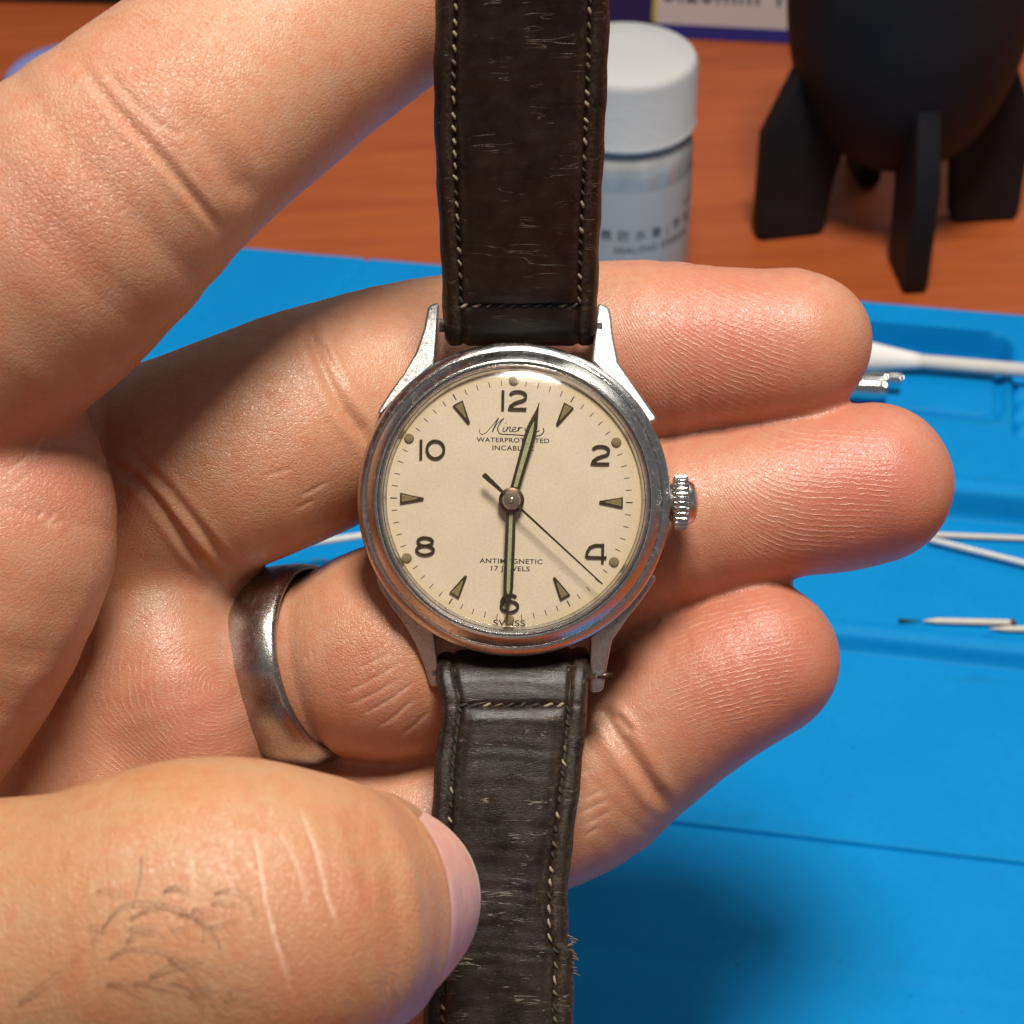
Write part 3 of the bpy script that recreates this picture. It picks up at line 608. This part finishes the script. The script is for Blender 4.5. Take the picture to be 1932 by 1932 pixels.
# hands
def hand(name, outline, slot, z, deg):
    M = M_D @ T(0, 0, z) @ Matrix.Rotation(-math.radians(deg), 4, 'Z')
    slot = [(x * .78, y) for x, y in slot]; n = len(outline); m = len(slot); V = []; F = []
    # raised frame between outline and lume slot (same vertex count)
    for zz, P in ((.0, outline), (.08, outline), (.13, slot), (.0, slot)): V += [(x, y, zz) for x, y in P]
    for r in range(3):
        for i in range(n): j = (i + 1) % n; F.append((r * n + i, r * n + j, (r + 1) * n + j, (r + 1) * n + i))
    o = obj(name, V, F, BRONZE, watch, M)
    V, F = prism(slot, -.02, .075); obj('lume_strip', V, F, LUME, o, smooth=False); return o
def half(L): return L + [(-x, y) for x, y in L[::-1]]
hand('hour_hand', half([(.50, 1.0), (.55, 4.0), (.62, 7.0), (.56, 8.2), (.33, 9.3), (.15, 10.0), (.03, 11.0)]), half([(.26, 1.5), (.30, 4.0), (.34, 6.8), (.26, 7.9), (.14, 8.5), (.06, 8.8), (.01, 8.9)]), .68, 14.8)
hand('minute_hand', half([(.52, 1.0), (.55, 5.0), (.52, 9.4), (.46, 10.2), (.27, 10.9), (.13, 11.6), (.06, 13.1)]), half([(.24, 1.4), (.26, 5.0), (.25, 9.2), (.22, 9.7), (.14, 10.0), (.05, 10.1), (.01, 10.15)]), .98, 181.0)
V, F = lathe([(1.36, .6), (1.38, .7), (1.38, 1.18), (1.25, 1.28), (.5, 1.28)], 48); obj('hand_boss', V, F, BRONZE, watch, M_D)
sh = ccw([(.16, -.9), (.13, -2), (.085, -13.3), (-.085, -13.3), (-.13, -2), (-.16, -.9), (-.16, .8), (-.30, 4.0), (-.20, 4.12), (.20, 4.12), (.30, 4.0), (.16, .8)])
V, F = prism([(x, -y) for x, y in sh][::-1], 0, .09); obj('second_hand', V, F, BRONZE, watch, M_D @ T(0, 0, 1.66) @ Matrix.Rotation(-math.radians(131.6), 4, 'Z'), bevel=.03)
V, F = lathe([(.97, 1.9), (1.0, 2.1), (.85, 2.32), (.45, 2.40), (.32, 2.40), (.30, 2.55), (.16, 2.6), (.14, 2.48), (.01, 2.46)], 40); obj('hub_cap', V, F, HUB, watch, M_D @ T(0, 0, -.36))

# straps: swept section along a rising centre line (stage mm), stitched edge rows
NU = 64
def strap_edges(rows, key):   # rows: (py, left px, right px, depth)
    out = []
    for py, l, r, d in rows: out.append((st(l, py, d), st(r, py, d)))
    return out
def make_strap(rows, cross_py, thick, seed):
    rg = np.random.default_rng(seed)
    Ls = catmull([st(l, py, d) for py, l, r, d in rows], 14); Rs = catmull([st(r, py, d) for py, l, r, d in rows], 14)
    Lp = np.array(Ls); Rp = np.array(Rs); C = .5 * (Lp + Rp); n = len(C)
    tan = np.gradient(C, axis=0); tan /= np.linalg.norm(tan, axis=1)[:, None]
    side = Rp - Lp; wdt = np.linalg.norm(side, axis=1); side /= wdt[:, None]
    nor = np.cross(side, tan); nor /= np.linalg.norm(nor, axis=1)[:, None]
    nor[nor[:, 2] < 0] *= -1
    s = np.concatenate([[0], np.cumsum(np.linalg.norm(np.diff(C, axis=0), axis=1))])
    Yp = 966 - C[:, 1] / (K * (DW - C[:, 2])); icross = int(np.argmin(abs(Yp - cross_py)))
    tu = np.linspace(-1, 1, NU); tu = np.sign(tu) * (1 - (1 - abs(tu)) ** 1.25)
    V = []; wear = []; ph = rg.uniform(0, 6, 12)
    def height(t, k):
        a = abs(t); inset = (1 - a) * wdt[k] / 2
        hgt = .95 * (1 - max(0, 1 - inset / .9) ** 2.2) - .95                         # rounded outer edge
        hgt -= .30 * math.exp(-((inset - 2.05) / .28) ** 2)                            # stitched channel
        if (s[k] - s[icross]) > 0: hgt += .55 * min(1, max(0, (inset - 2.1) / 1.6)) ** .6 * min(1, (s[k] - s[icross]) / 1.6)   # padded middle
        hgt -= .28 * math.exp(-((s[k] - s[icross]) / .28) ** 2) * (1 if inset > 1.9 else .3)
        return hgt
    for k in range(n):
        roll = -1.5 * max(0, 1 - s[k] / 1.8) ** 2                                       # end rolled round the bar
        for t in tu:
            inset = (1 - abs(t)) * wdt[k] / 2
            e = 0.06 * math.sin(s[k] * .9 + ph[0] + (3 if t > 0 else 0)) + .012 * math.sin(s[k] * 2.3 + ph[1] + 2 * t)
            wr = sum(.012 * math.sin(s[k] * f + ph[3 + i] + 1.2 * math.sin(t * (2 + i) + ph[5])) for i, f in enumerate((1.7, 2.9, 4.6))) * (1 - t * t)
            p = C[k] + side[k] * (t * wdt[k] / 2 + e * (abs(t) ** 8) * (1 if t > 0 else -1)) + nor[k] * (height(t, k) + roll + wr)
            V.append(p); wear.append(max(.6 * math.exp(-(inset / .5) ** 2), .55 * math.exp(-((inset - 1.5) / .45) ** 2), .35 * math.exp(-((inset - 2.7) / .3) ** 2)))
    m = n * NU; B = []
    for k in range(n):
        for t in tu: B.append(C[k] + side[k] * (t * wdt[k] / 2 * .985) - nor[k] * (thick))
    F = []
    for k in range(n - 1):
        for j in range(NU - 1):
            a = k * NU + j; F.append((a, a + 1, a + NU + 1, a + NU)); F.append((m + a, m + a + NU, m + a + NU + 1, m + a + 1))
        a = k * NU; F.append((a, a + NU, m + a + NU, m + a)); a = k * NU + NU - 1; F.append((a, m + a, m + a + NU, a + NU))
    for j in range(NU - 1): F.append((j, m + j, m + j + 1, j + 1)); a = (n - 1) * NU + j; F.append((a, a + 1, m + a + 1, m + a))
    Mi = (T(*wc) @ Matrix.Rotation(math.radians(-1.1), 4, 'Z')).inverted()
    o = obj('strap', V + B, F, LEATHER, watch, Mi); add_attr(o.data, 'wear', wear + [.4] * len(B))
    bm = bmesh.new(); bm.from_mesh(o.data); bmesh.ops.recalc_face_normals(bm, faces=bm.faces); bm.to_mesh(o.data); bm.free()
    # stitches: one little twisted thread loop per stitch, shared mesh
    def sm(L, mat, nm):
        V, F = tube([(0, -L / 2, -.22), (.05, -L * .33, .0), (0.02, 0, .07), (-.05, L * .33, .0), (0, L / 2, -.22)], [.08, .15, .175, .15, .08], 7); me = mesh_from(nm, np.array(V) * MM, F); me.materials.append(mat); return me
    meL, meD, meM = sm(1.0, THREAD_L, 'stitch'), sm(1.0, THREAD_D, 'stitch'), sm(1.0, THREAD_M, 'stitch')
    def put(p, d, nrm, pale):
        x = np.cross(d, nrm); Mx = Matrix.Identity(4)
        for i in range(3): Mx[i][0], Mx[i][1], Mx[i][2], Mx[i][3] = x[i], d[i], nrm[i], p[i] * MM
        tw = Matrix.Rotation(rg.uniform(.1, .6), 4, 'Z')
        link('stitch', (meL if rg.random() < .7 else meM) if pale else meD, None, o, Mx @ tw @ Matrix.Diagonal((rg.uniform(.8, 1.15), rg.uniform(.8, 1.1), 1, 1)))
    pit = 1.42
    for sg in (-1, 1):
        q = s[icross] + .5
        while q < s[-1] - .5:
            k = int(np.searchsorted(s, q)); t = sg * (1 - 2 * 2.05 / wdt[k])
            p = C[k] + side[k] * t * wdt[k] / 2 + nor[k] * (height(t, k) + .12 + 0.0); put(p, tan[k], nor[k], rg.random() < min(.95, .30 + .02 * (q - s[icross]) ** 1.2)); q += pit + rg.uniform(-.08, .08)
    x = -wdt[icross] / 2 + 2.4
    while x < wdt[icross] / 2 - 2.2:
        p = C[icross] + side[icross] * x + nor[icross] * (-.28 + .16); put(p, side[icross], nor[icross], rg.random() < .4); x += 1.35 + rg.uniform(-.1, .1)
    return o
UP = [(660, 841, 1124, 247), (640, 838, 1126, 243.2), (600, 835, 1128, 240.8), (560, 834, 1129, 239.4), (480, 831, 1131, 236.5), (400, 826, 1135, 233.5), (300, 821, 1140, 230), (190, 818, 1145, 226.5), (100, 819, 1149, 223.5), (0, 822, 1152, 220.5), (-110, 826, 1157, 217)]
LO = [(1212, 822, 1114, 248), (1236, 820, 1114, 243.8), (1275, 822, 1112, 241.6), (1330, 832, 1109, 240.6), (1400, 824, 1103, 240), (1460, 818, 1097, 239.4), (1580, 812, 1083, 238.4), (1650, 808, 1075, 238), (1720, 805, 1072, 237.4), (1775, 803, 1074, 237), (1800, 802, 1087, 236.8), (1840, 801, 1083, 236.5), (1932, 799, 1084, 236), (2060, 797, 1084, 235)]
s_up = make_strap(UP, 577, 1.3, 3); s_lo = make_strap(LO, 1332, 1.3, 4)
s_up['label'] = 'upper strap piece, scuffed edges with pale stitches'; s_lo['label'] = 'lower strap piece under the thumb, frayed at its right edge'
# frayed fibres on the lower strap's right edge
fr = []
for i in range(16):
    y = 1768 + i * 4.6; p0 = st(1076 + 6 * math.sin(i), y, 237.2); dd = np.array([random.uniform(.5, 1.1), random.uniform(-.5, .35), random.uniform(-.1, .5)])
    fr.append(tube([p0 - dd * .4, p0 + dd * .35 + [0, .12, 0], p0 + dd * random.uniform(.6, 1.0)], [.09, .06, .02], 5))
V, F = joinm(fr); Mi = (T(*wc) @ Matrix.Rotation(math.radians(-1.1), 4, 'Z')).inverted()
o = obj('frayed_fibres', V, F, THREAD_L if False else mat_lume('frayed_leather', (.20, .13, .08)), s_lo, Matrix.Identity(4)); o['kind'] = 'stuff'
# ---------------------------------------------------------------- desk and the things on it (world mm)
V, F = boxm(-700, 700, -200, 560, -28, 0); V = [(x, y, z) for x, y, z in V]
dk = obj('desk_top', V, F, WOOD, bevel=2); dk['kind'] = 'structure'
# silicone work mat: one moulded sheet, levels from front to rear
HR, HM, HF = 10.5, 5.0, 2.2
pa = desk(440, 462, HR); pb = desk(1932, 591, HR); ud = (pb - pa).normalized(); vd = Vector((-ud.y, ud.x, 0))
def uv(p): q = p - pa; return q.dot(ud), q.dot(vd)
r1t = uv(desk(1810, 917, HR))[1]; r1b = uv(desk(1800, 985, HM))[1]; r2t = uv(desk(1700, 1205, HM))[1]; r2b = uv(desk(1700, 1243, HF))[1]; gr = uv(desk(1580, 1588, HF))[1]; gr2 = uv(desk(1500, 1832, HF))[1]
tr_u = uv(desk(1903, 660, HR))[0]; tr_v0 = uv(desk(1800, 622, HR))[1]; tr_v1 = uv(desk(1800, 900, HR))[1] + 3; tg = uv(desk(1800, 745, 3.0))[1]
u0, u1, v0, v1 = -150, 190, gr2 - 90, 0.0
us = np.arange(u0, u1 + .1, .9); vs = np.concatenate([np.arange(v0, gr - 3, 1.4), np.arange(gr - 3, gr + 3, .2), np.arange(gr + 3, r2b - 6, 1.4), np.arange(r2b - 6, .05, .38)]); vs[-1] = 0
Ug, Vg = np.meshgrid(us, vs, indexing='ij')
sst = lambda x, a, b: (lambda t: t * t * (3 - 2 * t))(np.clip((x - a) / (b - a), 0, 1))
r2c = .5 * (r2t + r2b); r1c = .5 * (r1t + r1b)
H = HF + (HM - HF) * sst(Vg, r2c - .9, r2c + .9) + (HR - HM) * sst(Vg, r1c - 1.0, r1c + 1.0)
def rrect(u, v, ua, ub, va, vb, r):
    cu, cv = (ua + ub) / 2, (va + vb) / 2; qx = np.abs(u - cu) - (ub - ua) / 2 + r; qy = np.abs(v - cv) - (vb - va) / 2 + r
    return np.hypot(np.maximum(qx, 0), np.maximum(qy, 0)) + np.minimum(np.maximum(qx, qy), 0) - r
tvb = tr_v0; tva = tg
dtr = rrect(Ug, Vg, 40, tr_u, tva, tvb, 4.0)
H -= 7.2 * (1 - sst(dtr, -.7, .7))
d2 = np.minimum(np.abs(rrect(Ug, Vg, 42, tr_u - 2, tva - 17, tva + 1.5, 3.5)), 9)
H -= 1.6 * np.exp(-(d2 / .7) ** 2) * (Vg > r1c + 2)
d3 = rrect(Ug, Vg, tr_u + .5, tr_u + 60, tva - 22, tva + 2, 2); H -= 2.2 * (1 - sst(d3, -.7, .5)); H += 1.5 * (d3 < -1.5) * (.5 + .5 * np.sin((Vg - tva) * 2 * math.pi / 6.2)) ** 1.5
H -= 1.3 * np.exp(-((Vg - gr) / .36) ** 4); H -= .35 * np.exp(-((Vg - gr2) / .6) ** 2) * (Ug > 20)
H -= .6 * np.exp(-((Ug - uv(desk(688, 500, HR))[0] - .25 * Vg) / .3) ** 2) * (Vg > -24)
H += .5 * np.exp(-((Vg - (r2t + 1.6)) / 1.2) ** 2) + .5 * np.exp(-((Vg - (r1t + 1.4)) / 1.2) ** 2)
H -= 2.0 * np.clip((Vg + .8) / .8, 0, 1) ** 2
nU, nV = Ug.shape; Wp = np.stack([pa.x + ud.x * Ug + vd.x * Vg, pa.y + ud.y * Ug + vd.y * Vg, H], -1).reshape(-1, 3)
I = np.arange(nU * nV).reshape(nU, nV); Q = np.stack([I[:-1, :-1], I[1:, :-1], I[1:, 1:], I[:-1, 1:]], -1).reshape(-1, 4)
edge = list(I[:, 0]) + list(I[-1, 1:]) + list(I[-2::-1, -1]) + list(I[0, -2:0:-1]); low = Wp[edge].copy(); low[:, 2] = .15; nb = len(Wp)
Qs = np.array([(edge[i], nb + i, nb + (i + 1) % len(edge), edge[(i + 1) % len(edge)]) for i in range(len(edge))])
me = mesh_np('work_mat', np.concatenate([Wp, low]) * MM, np.concatenate([Q, Qs])); me.set_sharp_from_angle(angle=math.radians(60))
mt = link('work_mat', me, BLUE); tag(mt, 'bright blue silicone work mat with moulded trays lying on the wooden desk', 'work mat')
def onmat(px, py, h): return desk(px, py, h)
def rod(name, a, b, ra, rb, mat, label, cat, n=12, group=None, caps=0.12):
    a, b = Vector(a), Vector(b); M = Matrix.Translation(a * MM); L = b - a
    V, F = tube([L * 0, L * caps * .1, L * (1 - caps * .1), L], [ra * .85, ra, rb, rb * .85], n); o = obj(name, V, F, mat, None, M); o.matrix_world = M
    return tag(o, label, cat, group)
# cotton swab
PAPER = mat_lume('white_paper_stick', (.74, .71, .66)); COT = NT('cotton_wool'); cc = COT.co()
COT.bs(Base__Color=(.78, .76, .72), Roughness=.95, Normal=COT.bump(COT.noise(COT.n('Mapping', i0=cc, i3=(.8, 5, 5)).outputs[0], 1, 4), .2, .8)); COT = COT.m
a = onmat(1500, 662, HR + 2.8); b = onmat(2100, 713, HR + 2.8); sw = thing('cotton_swab', 'white cotton swab lying across the rear tray of the mat beyond the fingertip', 'cotton swab', Matrix.Translation(a * MM)); L = b - a
V, F = tube([L * .0, L], 1.35, 14); obj('stick', V, F, PAPER, sw, sharp=False)
kk = [(-.04, .6), (-.02, 2.0), (.03, 2.9), (.1, 3.1), (.2, 3.05), (.24, 2.9), (.30, 2.3), (.36, 1.75), (.40, 1.42)]
V, F = tube([L * k for k, r in kk], [r for k, r in kk], 24); obj('cotton_bud', V, F, COT, sw, sharp=False)
# metal tool handle below the swab
a = onmat(1480, 722, HR + 2.6); b = onmat(1672, 733, HR + 2.6); tl = thing('tool_handle', 'shiny knurled metal tool handle lying in the tray between two fingertips', 'tool', Matrix.Translation(a * MM)); L = b - a
CHR = simple('bright_chrome', (.72, .70, .68), .14, 1.0)
V, F = tube([L * 0, L * .02, L * .96, L], [2.0, 2.5, 2.5, 2.1], 20); obj('barrel', V, F, CHR, tl, sharp=False)
kn = []
for i in range(18):
    t = .30 + .035 * i; kn.append(tube([L * t, L * (t + .008), L * (t + .018), L * (t + .026)], [2.5, 2.72, 2.72, 2.5], 20))
V, F = joinm(kn); obj('grip_ring', V, F, CHR, tl, sharp=False)
e = onmat(1702, 716, HR + 3.6) - a; s0 = onmat(1640, 712, HR + 3.6) - a
V, F = tube([s0, s0 + (e - s0) * .1, s0 + (e - s0) * .94, e], [.7, 1.15, 1.15, .8], 16); obj('end_pin', V, F, CHR, tl, sharp=False)
# pale sticks on the middle level
WST = mat_lume('pale_wood_stick', (.80, .72, .60)); WH = mat_lume('white_stick', (.84, .82, .78))
rod('stick', onmat(1735, 1008, HM + .7), onmat(2080, 1022, HM + .7), .50, .50, WST, 'thin pale stick, the upper of two that cross beside the middle fingertip', 'stick', 10, 'loose sticks')
rod('stick', onmat(1752, 1017, HM + 1.5), onmat(2080, 1099, HM + 1.5), .52, .52, WH, 'thin white stick, the lower and steeper of two beside the middle fingertip', 'stick', 10, 'loose sticks')
rod('stick', onmat(560, 1028, HR + .8), onmat(760, 1000, HR + .8), .6, .6, WH, 'pale grey stick seen in the gap between index and middle finger', 'stick', 10, 'loose sticks')
def pick(p0, p1, label, tail):
    a, b = onmat(*p0, HM + .7), onmat(*p1, HM + .7); r = thing('pointed_pick', label, 'pick', Matrix.Translation(a * MM), 'pointed wooden picks'); L = b - a
    V, F = tube([L * 0, L * .06, L * .16, L * .97, L], [.12, .22, .52, .55, .45], 12); obj('shaft', V, F, WST, r, sharp=False)
    if tail:
        V, F = tube([L * -.28, L * -.16, L * -.02], [.35, .22, .08], 8); obj('tip', V, F, simple('dark_green_tip', (.004, .07, .06), .7), r, sharp=False)
        V, F = tube([L * .985, L * 1.0, L * 1.03, L * 1.06], [.56, .62, .62, .3], 12); obj('ferrule', V, F, simple('dark_ferrule', (.03, .03, .03), .4), r, sharp=False)
pick((1742, 1171), (1908, 1175), 'pointed pale pick with a dark green tip, the upper one on the mat', 1)
pick((1868, 1186), (2080, 1189), 'second pointed pale pick, cut by the photo edge just below the green tipped one', 0)
# loose dark hair on the mat
c0 = onmat(598, 1062, HR + .1); pts = [onmat(x, y, HR + .15) - c0 for x, y in ((585, 1056), (610, 1056), (635, 1066), (655, 1082))]
V, F = tube(catmull(pts, 4), .10, 5); o = obj('hair_strand', V, F, HAIRM, None, Matrix.Translation(c0 * MM), sharp=False); tag(o, 'curved dark hair lying on the blue mat above the ring', 'hair')
# small bottle
bt_top = None
bx = desk(1166, 541, 0); bot = thing('jar', 'small glass jar of white paste with a white screw cap behind the strap', 'jar', Matrix.Translation(bx * MM))
GLS = NT('frosted_jar_glass'); GLS.bs(Base__Color=(.74, .76, .76), Roughness=.12, Subsurface__Weight=.0, Coat__Weight=1.0, Coat__Roughness=.05, Specular__IOR__Level=.6); gc = GLS.co()
GLS.bs(Base__Color=GLS.mix(GLS.rng(GLS.noise(gc, .25, 3), .35, .7), (.43, .425, .40), (.33, .33, .31)))
V, F = lathe([(0.1, .2), (12.6, .2), (13.6, .9), (14.0, 2.2), (14.05, 33.0), (13.95, 35.2), (13.4, 37.2), (12.4, 38.3), (11.4, 38.8), (11.2, 41)], 96); obj('glass_body', V, F, GLS.m, bot, sharp=False)
CAPM = NT('white_cap_plastic'); kc = CAPM.co(); CAPM.bs(Base__Color=(.52, .52, .51), Roughness=.5, Subsurface__Weight=.1, Subsurface__Scale=.002, Normal=CAPM.bump(CAPM.noise(kc, 1.6, 4, .7), .35, .8))
prof = [(11.5, 39.3), (14.0, 39.2), (14.35, 39.7), (14.2, 40.5), (13.95, 41.0), (13.95, 52.3), (13.6, 53.5), (12.9, 54.0), (6, 54.1), (.05, 54.1)]
nn = 84 * 2; V = []; F = []
for i in range(nn):
    a = 2 * math.pi * i / nn
    for q, (r, z) in enumerate(prof):
        rr = r + (.11 * (1 if i % 2 else -1) if q in (4, 5) else 0); V.append((rr * math.cos(a), rr * math.sin(a), z))
m_ = len(prof)
for i in range(nn):
    j = (i + 1) % nn
    for k in range(m_ - 1): F.append((i * m_ + k, j * m_ + k, j * m_ + k + 1, i * m_ + k + 1))
obj('screw_cap', V, F, CAPM.m, bot)
LBL = simple('grey_label_film', (.45, .445, .42), .4); LINK = simple('label_print', (.10, .11, .12), .6)
def wrap(o, r, ang0):
    for v in o.data.vertices:
        a = ang0 + v.co.x / (r * MM); rr = r * MM + v.co.z; v.co = (rr * math.sin(a), -rr * math.cos(a), v.co.y)
V = []; F = []
for i in range(49):
    a = -1.75 + 3.5 * i / 48
    for z in (3.5, 30.5): V.append((14.14 * math.sin(a), -14.14 * math.cos(a), z))
F = [(2 * i, 2 * i + 2, 2 * i + 3, 2 * i + 1) for i in range(48)]; lab = obj('label', V, F, LBL, bot, sharp=False)
def wtext(s, size, x, z, ws=1.0):
    o = text('label_lettering', s, size, x, z, ws, lab, LINK, z=.03, off=.03); wrap(o, 14.16, 0.0)
wtext('表 防 水 膏 ( 專 用', 2.7, 6.0, 20.8, .95); wtext('SEALING GREASE', 2.2, 7.0, 17.6, 1.0); wtext('WATCH', 1.7, 17.5, 24.5, 1.0)
# blower: bulb with fins, circle through the three visible fin feet
fa, fb, fc = desk(1422, 446), desk(1915, 405), desk(1727, 558)
ax_, ay_, bx_, by_, cx_, cy_ = fa.x, fa.y, fb.x, fb.y, fc.x, fc.y; dd = 2 * (ax_ * (by_ - cy_) + bx_ * (cy_ - ay_) + cx_ * (ay_ - by_))
ux = ((ax_**2 + ay_**2) * (by_ - cy_) + (bx_**2 + by_**2) * (cy_ - ay_) + (cx_**2 + cy_**2) * (ay_ - by_)) / dd
uy = ((ax_**2 + ay_**2) * (cx_ - bx_) + (bx_**2 + by_**2) * (ax_ - cx_) + (cx_**2 + cy_**2) * (bx_ - ax_)) / dd
RB = math.hypot(fa.x - ux, fa.y - uy); 
BLK = NT('black_rubber'); bc = BLK.co(); BLK.bs(Base__Color=BLK.mix(BLK.rng(BLK.noise(bc, .08, 3), .35, .7), (.0065, .0065, .0085), (.011, .0105, .012)), Roughness=.62, Specular__IOR__Level=.25, Normal=BLK.bump(BLK.noise(bc, 2.5, 3), .06, .5)); BLK = BLK.m
bl = thing('air_blower', 'black rubber rocket shaped air blower standing on fins at the back of the desk', 'air blower', Matrix.Translation((ux * MM, uy * MM, 0)))
BULB = [(.05, 15.5), (6, 16.0), (12, 18.8), (17.5, 23.5), (22, 30.5), (25.2, 39), (27, 49), (27.3, 60), (26, 72), (22.5, 84), (17, 94), (11, 101), (7, 104), (5, 112), (4, 126), (3, 140), (.05, 140.2)]
V, F = lathe([tuple(p) for p in catmull([np.array(p) for p in BULB], 4)], 96); V = [(x * .92, y * .92, z) for x, y, z in V]; obj('bulb', V, F, BLK, bl, sharp=False)
V, F = boxm(-.15, .15, -27.6, -27.0, 44, 70)
FIN = [(20.5, 46), (RB, 24.5), (RB, 2.0), (RB - .8, 0), (RB - 13, 0), (RB - 15, 1.0), (13.0, 14), (11.5, 20), (17, 30)]
def fin(angd):
    V, F = prism(ccw([(x, z) for x, z in FIN]), -2.6, 2.6); V = [(x, -y, z) for x, z, y in V]; V = [(x, y * (1.0 - .2 * (x > 30)), z) for x, y, z in V]
    obj('fin', V, [f[::-1] for f in F], BLK, bl, Matrix.Rotation(math.radians(angd), 4, 'Z'), bevel=.9)
for p in (fa, fb, fc): fin(math.degrees(math.atan2(p.y - uy, p.x - ux)))
fin(math.degrees(math.atan2(uy - fc.y, ux - fc.x)))
# blue and white carton
ca = desk(1150, 67, 0); cb = desk(1490, 84, 0); cu = (cb - ca).normalized(); Lc = (cb - ca).length; ca = ca - cu * 20; Lc += 36
Mc = Matrix.Translation(ca * MM) @ Matrix.Rotation(math.atan2(cu.y, cu.x), 4, 'Z')
cart = thing('carton', 'navy and white printed carton standing at the back behind the jar', 'carton', Mc)
NAVY = simple('navy_card', (.012, .012, .085), .5); NB = simple('blue_card', (.014, .022, .20), .5); WHC = simple('white_card', (.52, .49, .50), .55); YEL = simple('yellow_green_stripe', (.42, .42, .015), .5)
V, F = boxm(0, Lc, 0, 30, 0, 60); obj('box_body', V, F, NAVY, cart, bevel=.5)
wx = 20 + Lc * 0 + (desk(1237, 66).x - desk(1150, 60).x) 
V, F = boxm(wx, Lc - .8, -.12, 0.2, 4.0, 48); obj('white_panel', V, F, WHC, cart, smooth=False)
V, F = boxm(wx - 1.0, wx, -.10, 0.2, 4.3, 48); obj('stripe', V, F, YEL, cart, smooth=False)
V, F = boxm(wx + .0, Lc - .6, -.10, 0.2, .4, 3.9); obj('blue_band', V, F, NB, cart, smooth=False)
text('carton_lettering', '0.20mm T', 9.2, 0, 0, .76, cart, simple('carton_print', (.03, .035, .07), .6), T(wx + 16.6, -.2, 13.0) @ Matrix.Rotation(math.pi / 2, 4, 'X'), z=0, off=.12, ext=.02)
# things at the far left
lp = desk(155, 168, 0); V, F = lathe([(0.1, 4.2), (14, 4.2), (17.4, 4.0), (18.2, 3.2), (18.2, .6), (17.6, .1), (.1, .1)], 72)
o = obj('round_lid', V, F, simple('lavender_plastic', (.27, .29, .62), .4), None, Matrix.Translation(lp * MM), sharp=False); tag(o, 'lavender round lid peeking out behind the left thumb', 'lid')
kp = desk(-40, 5, 0); V, F = boxm(-40, 75, 0, 40, 0, 30); o = obj('black_case', V, F, simple('black_plastic', (.008, .008, .009), .5), None, Matrix.Translation(kp * MM) @ Matrix.Rotation(-.05, 4, 'Z'), bevel=1.2); tag(o, 'black box at the back of the desk in the top corner beyond the thumb', 'box')
